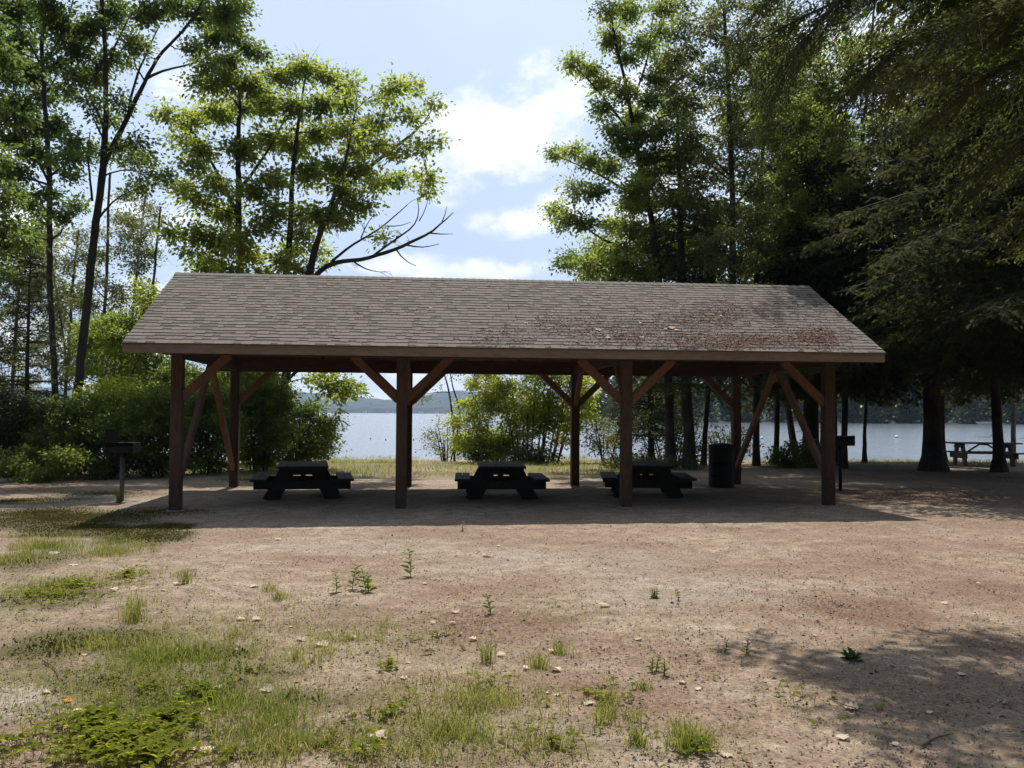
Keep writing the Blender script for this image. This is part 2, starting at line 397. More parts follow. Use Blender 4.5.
ridge('shore_hills', [(-150, 402), (100, 405), (250, 406), (330, 408.5), (400, 409), (470, 407), (520, 405), (560, 404), (620, 402), (700, 402), (1150, 400)], 1750, 420, 8.1, 7)

exec_order = None

# ------------------------------------------------------------------ pavilion
PX, PY, PL, PD, PYAW = -5.3717, 14.8991, 3.6363, 4.742, .1009
SO, FO, ZR, ZE = .6456, .6844, 4.1587, 2.4824
cy_, sy_ = math.cos(PYAW), math.sin(PYAW)
def pw(u, v, z=0): return np.array([PX + u * cy_ - v * sy_, PY + u * sy_ + v * cy_, z])
pav = empty('picnic_pavilion', (PX, PY, 0), PYAW, 'long open picnic pavilion with grey brown shingled gable roof on reddish timber posts', 'pavilion')
BB = 2.45                                     # underside of the long beams
UF = [0, PL - .055, 2 * PL + .062, 3 * PL - .03]
UR = [0, PL, 2 * PL, 3 * PL]
for us, v in ((UF, 0), (UR, PD)):
    for u in us:
        w = pw(u, v); z0 = gp(w[0], w[1])
        bevelbox('post', (u - .09, v - .09, z0 + .012), (u + .09, v + .09, BB + (.048 if v == 0 else -.012)), M['post'], pav, .010)
        b = bmesh.new()
        q = Q(); q.capped([(u, v, z0 - .2), (u, v, z0 + .004), (u, v, z0 + .012)], [.15, .15, .14], 14)
        q.build('footing', M['concrete'], pav, False)
        b.free()
U0, U1 = -SO, 3 * PL + SO
for v in (0, PD):
    for s in (-1, 1):
        e_ = .42 if v == 0 else .12
        bevelbox('beam', (U0 + e_, v + s * .046 - .044, BB + (.05 if v == 0 else -.01)), (U1 - e_, v + s * .046 + .044, BB + .27), M['beam'], pav, .006)
for k, u in enumerate(UR):
    bevelbox('tie_beam', (u - .045, .094, BB + .003), (u + .045, PD - .094, BB + .20), M['beam'], pav)
    bevelbox('king_post', (u - .05, PD / 2 - .05, BB + .203), (u + .05, PD / 2 + .05, ZR - .36), M['beam'], pav)
slope = (ZR - (ZE + .155)) / (PD / 2 + FO)
ca = math.cos(math.atan(slope)); sa = math.sin(math.atan(slope))
bevelbox('ridge_beam', (U0 + .03, PD / 2 - .022, ZR - .35), (U1 - .03, PD / 2 + .022, ZR - .10), M['beam'], pav)
nr = 21
for i in range(nr):
    u = U0 + .05 + (U1 - U0 - .1) * i / (nr - 1)
    for s in (0, 1):
        f = (lambda v: v) if s == 0 else (lambda v: PD - v)
        off = .030 + .075
        a = (u, f(-FO + .04), ZE + .155 + slope * .04 - off / ca); b_ = (u, f(PD / 2 - .024), ZR - slope * .024 - off / ca)
        beam_between('rafter', a, b_, .040, .135, M['beam'], pav, (0, 0, 1), .004)
# longitudinal knee braces
def knee(u, v, du, dv):
    a = (u + .06 * np.sign(du), v + .06 * np.sign(dv), 1.80); b_ = (u + .80 * np.sign(du), v + .80 * np.sign(dv), BB + .06)
    beam_between('knee_brace', a, b_, .088, .135, M['brace'], pav)
for us, v in ((UF, 0), (UR, PD)):
    for k, u in enumerate(us):
        if k < 3: knee(u, v, 1, 0)
        if k > 0: knee(u, v, -1, 0)
        if k in (1, 2): knee(u, v, 0, 1 if v == 0 else -1)
for u in (0, 3 * PL):
    zz = gp(*pw(u, 0)[:2])
    beam_between('gable_brace', (u + .012, .10, zz + .42), (u + .012, PD / 2 - .09, BB + .02), .085, .135, M['brace'], pav)
    beam_between('gable_brace', (u - .012, PD - .10, zz + .40), (u - .012, PD / 2 + .09, BB + .02), .085, .135, M['brace'], pav)
# fascia and rakes
for v, s in ((-FO, -1), (PD + FO, 1)):
    y0, y1 = (v - .0, v + .034) if s < 0 else (v - .034, v)
    bevelbox('fascia', (U0, y0, ZE), (U1, y1, ZE + .148), M['fascia'], pav, .005)
for u in (U0 + .016, U1 - .016):
    for s in (0, 1):
        f = (lambda v: v) if s == 0 else (lambda v: PD - v)
        off = .095
        beam_between('rake_board', (u, f(-FO + .036), ZE + .155 + slope * .036 - off / ca), (u, f(PD / 2 - .002), ZR - .002 - off / ca), .03, .145, M['fascia'], pav, (0, 0, 1), .004)
# roof: sheathing with shingle courses
slen = (PD / 2 + FO) / ca
for side in (0, 1):
    def S(u, s, h, side=side):                # s up the slope from the eave, h above the deck
        v = -FO + s * ca - h * sa; z = ZE + .155 + s * sa + h * ca
        return (u, v if side == 0 else PD - v, z)
    q = Q()
    v8 = [S(U0 - .01, 0.0, -.028), S(U1 + .01, 0.0, -.028), S(U1 + .01, slen - .01, -.028), S(U0 - .01, slen - .01, -.028), S(U0 - .01, 0.0, -.004), S(U1 + .01, 0.0, -.004), S(U1 + .01, slen, -.004), S(U0 - .01, slen, -.004)]
    q.add(v8, [[0, 3, 2, 1], [4, 5, 6, 7], [0, 1, 5, 4], [1, 2, 6, 5], [2, 3, 7, 6], [3, 0, 4, 7]])
    roof = q.build('roof', M['sheath'], pav)
    A, B = Q(), Q()
    nc = 25; ex = slen / nc
    for c_ in range(nc):
        s0 = c_ * ex - (.02 if c_ == 0 else 0); s1 = min((c_ + 1) * ex + .03, slen + .004)
        # base layer in shingle-long pieces
        u = U0 - .02
        first = True
        while u < U1 + .02:
            w = rng.uniform(.09, .19)
            if first: w *= rng.random(); first = False
            e = min(u + w, U1 + .02)
            raised = rng.random() < .62
            j = rng.normal(0, .003); ll = rng.uniform(0, .003)
            g_ = .0012
            if raised:
                h0, h1 = .013 + ll, .004
                vv_ = [S(u + g_, s0 + j, h0), S(e - g_, s0 + j, h0), S(e - g_, s1, h1), S(u + g_, s1, h1), S(u + g_, s0 + j, 0), S(e - g_, s0 + j, 0)]
                A.add(vv_, [[0, 1, 2, 3], [4, 5, 1, 0]])
            else:
                d = rng.uniform(.05, .075)
                h0 = .006
                A.add([S(u, s0 + j, h0), S(e, s0 + j, h0), S(e, s0 + d, h0 - .001), S(u, s0 + d, h0 - .001), S(u, s0 + j, 0), S(e, s0 + j, 0)], [[0, 1, 2, 3], [4, 5, 1, 0]]) if False else None
                A.add([S(u, s0 + d, h0), S(e, s0 + d, h0), S(e, s1, .003), S(u, s1, .003)], [[0, 1, 2, 3]])
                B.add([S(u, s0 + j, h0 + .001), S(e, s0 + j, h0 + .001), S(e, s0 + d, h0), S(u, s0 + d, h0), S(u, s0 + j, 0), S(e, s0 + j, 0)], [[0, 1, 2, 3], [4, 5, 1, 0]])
            u = e
    A.build('shingles', M['shingle'], roof); B.build('shingle_band', M['shingle_band'], roof)
    roof_S = S if side == 0 else roof_S
    if side == 0: S_front = S
q = Q(); u = U0 - .02
while u < U1:
    e = min(u + .145, U1 + .02); 
    for sgn in (-1, 1):
        q.add([(u, PD / 2, ZR + .022), (e, PD / 2, ZR + .014), (e, PD / 2 + sgn * .13, ZR + .014 - .13 * slope), (u, PD / 2 + sgn * .13, ZR + .022 - .13 * slope), (u, PD / 2 + sgn * .13, ZR - .13 * slope), (e, PD / 2 + sgn * .13, ZR - .13 * slope)], [[0, 1, 2, 3], [3, 2, 5, 4]])
    u = e
q.build('ridge_cap', M['shingle'], pav)

# needle litter lying on the roof
def flakes(q, P, N_, L, W, seed):
    """flat little pieces: P (n,3), N_ (n,3) normals"""
    r = np.random.default_rng(seed); n = len(P)
    a = r.normal(size=(n, 3)); a -= (a * N_).sum(1, keepdims=True) * N_; a /= np.linalg.norm(a, axis=1, keepdims=True)
    b = np.cross(N_, a)
    L = L[:, None]; W = W[:, None]; t_ = r.normal(0, .35, (n, 1))
    V = np.stack([P - a * L - b * W * .6, P + b * -W + N_ * W * t_, P + a * L, P + b * W + N_ * W * .5], 1)
    i = np.arange(n)[:, None] * 4
    q.add(V.reshape(-1, 3), i + np.array([[0, 1, 2, 3]]))
def world_S(u, s, h):
    l = S_front(u, s, h); return pw(l[0], l[1], l[2])
spots = [(715, 345, 45, 8, 900), (760, 340, 40, 6, 500), (700, 318, 30, 9, 500), (640, 335, 50, 12, 800), (725, 312, 20, 8, 300), (820, 338, 22, 8, 700), (590, 325, 45, 12, 250), (630, 300, 60, 12, 160), (500, 338, 22, 8, 220), (545, 325, 20, 8, 120), (420, 300, 120, 20, 100), (780, 310, 40, 15, 350), (300, 310, 150, 25, 90)]
nloc = np.array([-0., -sa, ca]); nw = pw(*nloc) - pw(0, 0, 0); nw[2] = ca
P = []
for cx, cyy, rx, ry, n in spots:
    for k in range(int(n * 1.9)):
        x = cx + rng.normal(0, rx * .75); y = cyy + rng.normal(0, ry * .8)
        # intersect the ray with the roof plane
        d = ray(x, y); p0 = world_S(0, 0, .016); tt = np.dot(p0 - np.array([0, 0, EYE]), nw) / np.dot(d, nw)
        p = np.array([0, 0, EYE]) + d * tt
        loc = np.array([(p[0] - PX) * cy_ + (p[1] - PY) * sy_, -(p[0] - PX) * sy_ + (p[1] - PY) * cy_])
        if U0 < loc[0] < U1 and -FO + .02 < loc[1] < PD / 2 - .1: P.append(p + nw * rng.uniform(0, .012))
P = np.array(P); q = Q()
flakes(q, P, np.tile(nw, (len(P), 1)) + rng.normal(0, .15, (len(P), 3)), rng.uniform(.012, .042, len(P)), rng.uniform(.004, .010, len(P)), 4)
o = q.build('needle_litter', M['roof_needles'])
mkprops(o, 'reddish brown pine needle litter scattered over the right half of the shingled roof', 'needle litter', kind='stuff')

# ------------------------------------------------------------------ picnic tables
def picnic_table(name, loc, rz, label, mat, length, topw, outer, ht, hs, group=None):
    """long axis = local Y"""
    r = empty(name, loc, rz, label, 'picnic table', group)
    nb = 5; q = Q(); bw = topw / nb
    for i in range(nb):
        q.box((-topw / 2 + i * bw + .004, -length / 2, ht - .042), (-topw / 2 + (i + 1) * bw - .004, length / 2, ht + .001 * (i % 2)))
    for y in (-length * .34, 0, length * .34): q.box((-topw / 2 + .03, y - .04, ht - .085), (topw / 2 - .03, y + .04, ht - .044))
    q.build('tabletop', mat, r)
    for s in (-1, 1):
        q = Q()
        for i in range(2):
            a = outer / 2 - .28 + i * .142; b = a + .136
            q.box((min(s * a, s * b), -length / 2, hs - .042), (max(s * a, s * b), length / 2, hs))
        q.build('bench', mat, r)
    for y in (-length * .36, length * .36):
        q = Q(); q.box((-outer / 2 + .05, y - .022, hs - .20), (outer / 2 - .05, y + .022, hs - .044))
        q.build('crossbar', mat, r)
        q = Q(); q.box((-topw / 2 + .04, y - .022, ht - .165), (topw / 2 - .04, y + .022, ht - .086)); q.build('top_support', mat, r)
        sy = .046 if y > 0 else -.046
        for s in (-1, 1):
            beam_between('leg', (s * topw * .30, y - sy, ht - .09), (s * outer * .315, y - sy, -.02), .27, .044, mat, r, (0, 1, 0), .004)
        beam_between('brace', (0, y - sy * 1.9, hs - .12), (0, y * .18, ht - .07), .085, .04, mat, r)
    return r
def at_ground(x, y, dz=0):
    p = onground(x, y)
    for _ in range(4): p = onground(x, y, gp(p[0], p[1]) + dz)
    return p
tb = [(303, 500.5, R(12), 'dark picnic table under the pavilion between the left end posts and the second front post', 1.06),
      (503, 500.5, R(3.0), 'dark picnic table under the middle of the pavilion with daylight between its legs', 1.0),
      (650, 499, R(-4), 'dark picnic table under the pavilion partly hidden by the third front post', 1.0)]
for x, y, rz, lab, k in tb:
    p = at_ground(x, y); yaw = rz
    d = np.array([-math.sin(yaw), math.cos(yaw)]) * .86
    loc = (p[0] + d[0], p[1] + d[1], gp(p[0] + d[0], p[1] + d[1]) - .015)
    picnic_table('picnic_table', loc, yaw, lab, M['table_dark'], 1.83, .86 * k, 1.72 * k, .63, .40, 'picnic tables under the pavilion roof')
p = at_ground(984, 466)
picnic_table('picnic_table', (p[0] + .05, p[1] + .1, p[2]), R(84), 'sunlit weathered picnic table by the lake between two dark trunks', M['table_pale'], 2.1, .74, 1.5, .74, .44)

# ------------------------------------------------------------------ pedestal grills
def grill(loc, rz, label, post_mat, post_r, boxw, boxd, boxh, zbot, back):
    r = empty('pedestal_grill', loc, rz, label, 'grill', 'pedestal charcoal grills')
    q = Q(); q.capped([(0, 0, -.1), (0, 0, zbot - .03)], [post_r, post_r], 12); q.build('pedestal', post_mat, r, True)
    q = Q(); q.capped([(0, 0, zbot - .07), (0, 0, zbot - .002)], [post_r * 1.9, post_r * 1.9], 12); q.build('collar', M['iron'], r)
    w, d, h, th = boxw / 2, boxd / 2, boxh, .008
    q = Q()
    q.box((-w, -d, zbot), (w, d, zbot + th)); q.box((-w, -d, zbot + th), (-w + th, d, zbot + h)); q.box((w - th, -d, zbot + th), (w, d, zbot + h))
    q.box((-w + th, d - th, zbot + th), (w - th, d, zbot + h)); q.box((-w + th, -d, zbot + th), (w - th, -d + th, zbot + h * .62))
    q.build('firebox', M['iron'], r)
    q = Q()
    zt = zbot + h - .012 if not back else zbot + h + .004
    for i in range(13):
        x = -w + .02 + (2 * w - .04) * i / 12
        q.capped([(x, -d + .012, zt), (x, d - .012, zt)], [.006, .006], 6)
    for y in (-d + .02, d - .02): q.capped([(-w + .010, y, zt), (w - .010, y, zt)], [.007, .007], 6)
    gt = q.build('grate', M['iron_top'] if not back else M['iron'], r)
    for s in (-1, 1):
        q = Q(); q.capped([(s * w * .6, -d + .02, zt + .006), (s * w * .6, -d - .10, zt + .02), (s * w * .6 + .0, -d - .13, zt + .02)], [.007, .007, .011], 8); q.build('handle', M['iron'], gt)
    if back:
        q = Q(); q.box((-w - .0, -d + .03, zbot + h + .012), (-w + boxw * .46, -d + .042, zbot + h + .25)); q.box((-w, -d + .044, zbot + h + .012), (-w + .012, d * .4, zbot + h + .23))
        q.build('windscreen', M['iron'], r)
    return r
p = at_ground(122.5, 501)
grill((p[0], p[1], p[2]), R(4), 'black pedestal grill with raised windscreen on a pale pipe post beside the leftmost front post', M['galv'], .038, .50, .40, .17, .86, True)
p = at_ground(841, 491)
grill((p[0], p[1], p[2]), R(5), 'black pedestal grill with flat top on a dark post past the pavilion end', M['iron'], .035, .44, .42, .20, .93, False)

# ------------------------------------------------------------------ trash barrel
p = at_ground(722, 487)
r = empty('trash_barrel', tuple(p), 0, 'dark ribbed trash barrel with low domed lid beside a rear pavilion post', 'barrel')
prof = [(.0, .262), (.02, .275), (.05, .270), (.27, .270), (.285, .282), (.30, .270), (.55, .270), (.565, .282), (.58, .270), (.83, .270), (.845, .279), (.86, .279)]
q = Q(); q.capped([(0, 0, z) for z, _ in prof], [a for _, a in prof], 28); q.build('drum', M['barrel'], r, False)
prof = [(.862, .286), (.875, .288), (.90, .27), (.925, .20), (.938, .10), (.942, .02)]
q = Q(); q.capped([(0, 0, z) for z, _ in prof], [a for _, a in prof], 28); q.build('lid', M['barrel'], r, True)

# ------------------------------------------------------------------ buoys
def buoy(x, y, rad, mat, label, name='mooring_buoy', group=None, Yd=None):
    d = ray(x, y); tt = (WATER - EYE) / d[2]; p = np.array([0, 0, EYE]) + d * tt
    r = empty(name, (p[0], p[1], WATER), 0, label, 'buoy', group)
    th = np.linspace(-math.pi / 2 + .01, math.pi / 2 - .01, 12)
    q = Q(); q.tube([(0, 0, rad * .45 + rad * math.sin(a)) for a in th], [rad * math.cos(a) for a in th], 16); q.build('float', mat, r, True)
    q = Q(); q.capped([(0, 0, rad * 1.38), (0, 0, rad * 1.6)], [rad * .12, rad * .1], 8); q.build('ring', M['dark_float'], r)
buoy(897, 438, .17, M['white'], 'white mooring buoy floating on the lake between the grill and the big hemlock trunk')
buoy(762, 439, .14, M['white'], 'small white mooring buoy on the lake seen under the pavilion between dark trunks')
for k, (x, y, lab) in enumerate([(335, 439, 'small dark float on the lake nearest the left bushes'), (371, 439, 'small dark float on the lake left of the second post, third from it'), (386, 440, 'small dark float on the lake just left of the second front post'), (414, 440, 'small dark float on the lake just right of the second front post')]):
    buoy(x, y, .055, M['dark_float'], lab, 'swim_float', 'dark floats in a line on the lake')

# ------------------------------------------------------------------ trees
def unit(v): return v / (np.linalg.norm(v, axis=-1, keepdims=True) + 1e-9)
class Leaves:
    """collects leaves as folded pointed blades"""
    def __init__(s): s.P = []; s.D = []; s.N = []; s.L = []; s.W = []
    def add(s, P, D, N, L, W): s.P.append(P); s.D.append(D); s.N.append(N); s.L.append(L); s.W.append(W)
    def count(s): return sum(len(p) for p in s.P)
    def build(s, name, mat, parent, shape=0):
        P = np.concatenate(s.P); D = unit(np.concatenate(s.D)); N = np.concatenate(s.N); L = np.concatenate(s.L)[:, None]; W = np.concatenate(s.W)[:, None]
        B = unit(np.cross(N, D)); N = np.cross(D, B)
        if shape == 0:       # six point leaf, folded along its midrib and drooping at the tip
            V = np.stack([P, P + D * L * .30 + B * W * .5 + N * W * .12, P + D * L * .72 + B * W * .34 + N * W * .02, P + D * L - N * L * .16,
                          P + D * L * .72 - B * W * .34 + N * W * .02, P + D * L * .30 - B * W * .5 + N * W * .12], 1)
            i = np.arange(len(P))[:, None] * 6
            q = np.concatenate([i + np.array([[0, 1, 2, 3]]), i + np.array([[0, 3, 4, 5]])])
        else:                # flat spray
            V = np.stack([P - B * W * .18, P + D * L * .5 - B * W * .5, P + D * L - N * L * .12, P + D * L * .45 + B * W * .5], 1)
            i = np.arange(len(P))[:, None] * 4
            q = i + np.array([[0, 1, 2, 3]])
        return npmesh(name, V.reshape(-1, 3), q, None, mat, False, None, parent)

def resample(pts, step):
    pts = np.asarray(pts, float)
    d = np.r_[0, np.cumsum(np.linalg.norm(np.diff(pts[:, :3], axis=0), axis=1))]
    n = max(3, int(d[-1] / step) + 1)
    t = np.linspace(0, d[-1], n)
    # smooth through the points with a Catmull-like pass
    out = np.stack([np.interp(t, d, pts[:, k]) for k in range(pts.shape[1])], 1)
    for _ in range(2):
        out[1:-1] = .25 * out[:-2] + .5 * out[1:-1] + .25 * out[2:]
    return out

def broadleaf(name, label, limbs, clumps, leafmat_, bark, seed, leaf=(.10, .16), wl=.62, per=22, dens=1.0, spread=.26, group=None, cat='tree', bare=0, sides=9, twigr=.006, flare=1.35, droop=.25, crown='crown', trunk='trunk', updir=0.6):
    """limbs: lists of (x,y,z,r); clumps: (cx,cy,cz,rx,ry,rz)"""
    r = np.random.default_rng(seed)
    base = np.array(limbs[0][0][:3])
    root = empty(name, tuple(base), 0, label, cat, group)
    tq = Q(); sk = []
    for li_, lb in enumerate(limbs):
        p = resample(lb, .25)
        wob = np.cumsum(r.normal(0, .012, (len(p), 3)), 0); wob -= wob[0]; wob[:, 2] *= .2
        p[:, :3] += wob * np.minimum(1, np.arange(len(p)) / 3)[:, None] * .8
        p[:, 3] *= 1 + r.normal(0, .03, len(p))
        if li_ == 0 and flare > 1:
            hh = p[:, 2] - p[0, 2]; p[:, 3] *= 1 + (flare - 1) * np.exp(-hh / .28)
        tq.tube(p[:, :3] - base, p[:, 3], sides)
        sk.append(p)
    SK = np.concatenate(sk)
    tw, twr, lv = [], [], Leaves()
    for c in clumps:
        c0 = np.array(c[:3]); rad = np.array(c[3:6])
        dv = c0 - SK[:, :3]; dist = np.linalg.norm(dv, axis=1)
        steep = dv[:, 2] / (dist + 1e-6)
        cost = dist * (1 + .9 * np.clip(.25 - steep, 0, 1)) + .25 * (SK[:, 3] < .012)
        k = int(np.argmin(cost)); a = SK[k]
        L = dist[k]
        tt = np.linspace(0, 1, max(5, int(L / .3) + 2))[:, None]
        side = r.normal(0, .09 * L + .02, 3); side[2] = abs(side[2]) * .6 - .02 * L
        cur = a[:3] * (1 - tt) + c0 * tt + side * np.sin(tt * np.pi) + r.normal(0, .012, (len(tt), 3)) * np.sin(tt * np.pi)
        r0 = min(a[3] * .62, .010 + .012 * L + .004 * rad.mean())
        rr = r0 * (1 - tt[:, 0]) + twigr * tt[:, 0]
        tq.tube(cur - base, rr, 5)
        SK = np.concatenate([SK, np.c_[cur[2:], rr[2:]]])
        vol = rad[0] * rad[1] * rad[2]
        n = max(5, int(dens * 38 * (vol / .20) ** .70))
        n = min(n, 90)
        dirs = unit(r.normal(size=(n, 3))); rr_ = r.random(n) ** .45
        tip = c0 + dirs * rad * (rr_ * r.choice([.8, 1.05, 1.5], n, p=[.55, .33, .12]))[:, None]
        si = (len(cur) - 1 - (r.random(n) * .55 * len(cur)).astype(int)).clip(0, len(cur) - 1)
        st = cur[si]
        mid = (st + tip) / 2 + r.normal(0, .05, (n, 3)); mid[:, 2] += .04
        P = np.stack([st, mid, tip], 1)
        tw.append(P); twr.append(np.tile([[twigr, twigr * .8, twigr * .4]], (n, 1)))
        # leaves round the outer half of each twig
        m = r.poisson(per * 1.75 * r.uniform(.2, 1.8, n)); tot = m.sum()
        ii = np.repeat(np.arange(n), m)
        f = 1 - r.random(tot)[:, None] ** 1.6 * .75
        p = np.where(f > .5, mid[ii] * (1 - (f - .5) * 2) + tip[ii] * (f - .5) * 2, st[ii] * (1 - f * 2) + mid[ii] * f * 2)
        off = r.normal(0, 1, (tot, 3)) * spread * np.array([1, 1, .6]) * (.35 + .65 * f) * .66
        p = p + off
        D = unit(unit(off) + unit(tip[ii] - st[ii]) * .5 + r.normal(0, .45, (tot, 3)) + np.array([0, 0, -droop]))
        N = r.normal(0, .55, (tot, 3)) + np.array([0, 0, updir])
        L_ = r.uniform(leaf[0], leaf[1], tot) * .72 * r.choice([.7, 1, 1.15], tot)
        lv.add(p - base, D, N, L_, L_ * wl * r.uniform(.8, 1.2, tot))
    for _ in range(bare):                      # leafless twigs
        k = r.integers(len(SK)); a = SK[k, :3]; d = unit(r.normal(size=3) + np.array([0, 0, .3])); L = r.uniform(.2, .55)
        for j in range(4):
            e = a + (d + r.normal(0, .45, 3)) * L
            m_ = (a + e) / 2 + r.normal(0, .06, 3)
            tw.append(np.array([[a, m_, e]])); twr.append(np.array([[.007, .005, .002]]))
    if tw: tq.tubes(np.concatenate(tw) - base, np.concatenate(twr), 3)
    tq.build(trunk, bark, root, True)
    if lv.P: lv.build(crown, leafmat_, root)
    return root

RS = .6
def limb(Yd, pts):
    """(px, py, rpx[, dY]) -> world (x,y,z,r) at depth Yd"""
    out = []
    for p in pts:
        d = Yd + (p[3] if len(p) > 3 else 0)
        w = at(p[0], p[1], d); out.append((w[0], w[1], w[2], p[2] * d / F * RS))
    return out
def rooted(Yd, pts):
    """a limb whose foot is put on the ground at depth Yd"""
    o = limb(Yd, pts); z = gp(o[0][0], o[0][1]); o[0] = (o[0][0], o[0][1], z - .06, o[0][3]); return o
def clump_px(Yd, lst, depth, seed, fl=.95):
    """(px, py, rpx) clumps spread through a crown `depth` metres deep"""
    r = np.random.default_rng(seed); out = []
    for c in lst:
        dy = r.uniform(-.5, .5) * depth if len(c) < 4 else c[3]
        w = at(c[0], c[1], Yd + dy); s = c[2] * (Yd + dy) / F
        k_ = r.uniform(.8, 1.35); out.append((*w, s * k_, s * 1.2 / k_ + .1, s * fl * r.uniform(.6, 1.05)))
    return out
def fill_px(ells, n, rmin, rmax, seed, sep=.9):
    """clump discs scattered inside ellipses (cx,cy,rx,ry)"""
    r = np.random.default_rng(seed); out = []; tries = 0
    A = np.array([e[2] * e[3] for e in ells], float); A /= A.sum()
    while len(out) < n and tries < n * 40:
        tries += 1
        e = ells[r.choice(len(ells), p=A)]
        a = r.uniform(0, 2 * np.pi); q_ = math.sqrt(r.random())
        c = (e[0] + e[2] * q_ * math.cos(a), e[1] + e[3] * q_ * math.sin(a), r.uniform(rmin, rmax))
        if all((c[0] - o[0]) ** 2 + (c[1] - o[1]) ** 2 > (sep * (c[2] + o[2]) * .5) ** 2 for o in out): out.append(c)
    return out

def conifer(name, label, base, H, width, z0, nb, seed, mat, bark=None, r0=.25, lean=(0, 0), spray=(.16, .05), droop=.32, keep=None, shape=.8, dens=1.0, extra=(), dead=10, group=None, up=.1, flare=1.5):
    """hemlock: flat drooping sprays on whorled boughs. width = bough length low down; keep(p) -> bool drops boughs"""
    r = np.random.default_rng(seed); base = np.array(base, float)
    root = empty(name, tuple(base), 0, label, 'tree', group)
    tq = Q(); k = 30
    tz = np.linspace(0, H, k); tr = r0 * (1 - tz / H) ** .8 + .008; tr *= 1 + (flare - 1) * np.exp(-tz / .3)
    wob = np.cumsum(r.normal(0, .02, (k, 2)), 0)
    tp = np.stack([lean[0] * tz / H + wob[:, 0] * .5 - wob[0, 0] * .5, lean[1] * tz / H + wob[:, 1] * .5 - wob[0, 1] * .5, tz - .06], 1)
    tq.tube(tp, tr, 10)
    lv = Leaves(); tubes3 = []; tubr = []
    nb = int(nb * 1.7)
    hs = z0 + (H - z0) * (np.sort(r.random(nb)) ** 1.05)
    boughs = []
    az = 0
    for h in hs:
        az += 2.4 + r.normal(0, .5)
        f = (h - z0) / (H - z0)
        L = width * (1 - f) ** shape * r.choice([.5, .8, 1, 1.2], p=[.2, .3, .35, .15]) * r.uniform(.85, 1.1) + .22
        st = np.array([np.interp(h, tz, tp[:, i]) for i in range(3)])
        d = np.array([math.cos(az), math.sin(az), 0])
        t_ = np.linspace(0, 1, 8)[:, None]
        dr = droop * r.uniform(.5, 1.4) * (1.0 - .55 * f)
        cur = st + d * L * t_ + np.array([0, 0, 1]) * (up * L * np.sin(t_ * 2.2) - dr * L * t_ ** 1.7) + np.cross(d, [0, 0, 1]) * (r.normal(0, .12) * L * t_ ** 2)
        boughs.append((cur, L))
    for e in extra:
        cur = resample(np.asarray(e, float) - base, .3); boughs.append((cur, np.linalg.norm(np.diff(cur, axis=0), axis=1).sum()))
    for cur, L in boughs:
        if keep is not None and not keep(cur[-1] + base, cur[len(cur) // 2] + base): continue
        n = len(cur)
        tq.tube(cur, np.linspace(.012 + .010 * L, .004, n), 4)
        ns = max(6, int(L / .085 * dens))
        tt = np.sort(r.random(ns) ** .75) * .92 + .08
        tt = tt[tt > .12]; ns = len(tt)
        ix = tt * (n - 1); i0 = ix.astype(int).clip(0, n - 2); fr = (ix - i0)[:, None]
        p = cur[i0] * (1 - fr) + cur[i0 + 1] * fr; tg = unit(cur[i0 + 1] - cur[i0])
        sd = np.where(np.arange(ns) % 2 == 0, 1, -1)[:, None]
        lat = unit(np.cross(tg, np.array([0, 0, 1.]))) * sd
        ls = (.34 * L * (1 - tt) ** .7 + .14 * min(L, 1.5) * np.minimum(1, tt * 4) + .05) * r.uniform(.35, 1.45, ns)
        sdv = unit(lat + tg * r.uniform(.5, 1.1, (ns, 1)) + np.array([0, 0, 1.]) * r.normal(-.06, .16, (ns, 1)) + r.normal(0, .26, (ns, 3)) * np.array([1, 1, .5]))
        e = p + sdv * ls[:, None] + np.array([0, 0, -1.]) * (ls[:, None] ** 2) * .16
        mid = (p + e) / 2 + np.array([0, 0, .03]) * ls[:, None]
        tubes3.append(np.stack([p, mid, e], 1)); tubr.append(np.tile([[.005, .004, .002]], (ns, 1)))
        m = np.maximum(3, (ls / (spray[0] * .30) * dens).astype(int)); tot = m.sum(); ii = np.repeat(np.arange(ns), m)
        f = r.random(tot)[:, None]
        q_ = p[ii] * (1 - f) ** 2 + mid[ii] * 2 * f * (1 - f) + e[ii] * f ** 2 + r.normal(0, .035, (tot, 3)) * np.array([1, 1, .8])
        s2 = np.where(r.random(tot) < .5, 1, -1)[:, None]
        D = unit(unit(e - p)[ii] * .9 + np.cross(unit(e - p)[ii], [0, 0, 1.]) * s2 * .9 + r.normal(0, .32, (tot, 3)) + np.array([0, 0, -.12]))
        N = r.normal(0, .4, (tot, 3)) + np.array([0, 0, 1.])
        Ls = r.uniform(.6, 1.15, tot) * spray[0]
        lv.add(q_, D, N, Ls, Ls * 1.25 * spray[1] / spray[0] * r.uniform(.7, 1.3, tot))
    for _ in range(dead):
        h = r.uniform(.25, 1) * z0 + .2; a = r.uniform(0, 6.28); L = r.uniform(.3, 1.0)
        st = np.array([np.interp(h, tz, tp[:, i]) for i in range(3)]); e = st + np.array([math.cos(a), math.sin(a), r.uniform(-.3, .2)]) * L
        tubes3.append(np.stack([st, (st + e) / 2 + r.normal(0, .04, 3), e])[None]); tubr.append(np.array([[.012, .008, .003]]))
    if tubes3: tq.tubes(np.concatenate(tubes3), np.concatenate(tubr), 3)
    tq.build('trunk', bark or M['bark'], root, True)
    if lv.P: lv.build('crown', mat, root, 1)
    return root
def cbase(px, py, Yd=None):
    p = at_ground(px, py) if Yd is None else at(px, py, Yd)
    return (p[0], p[1], gp(p[0], p[1]))

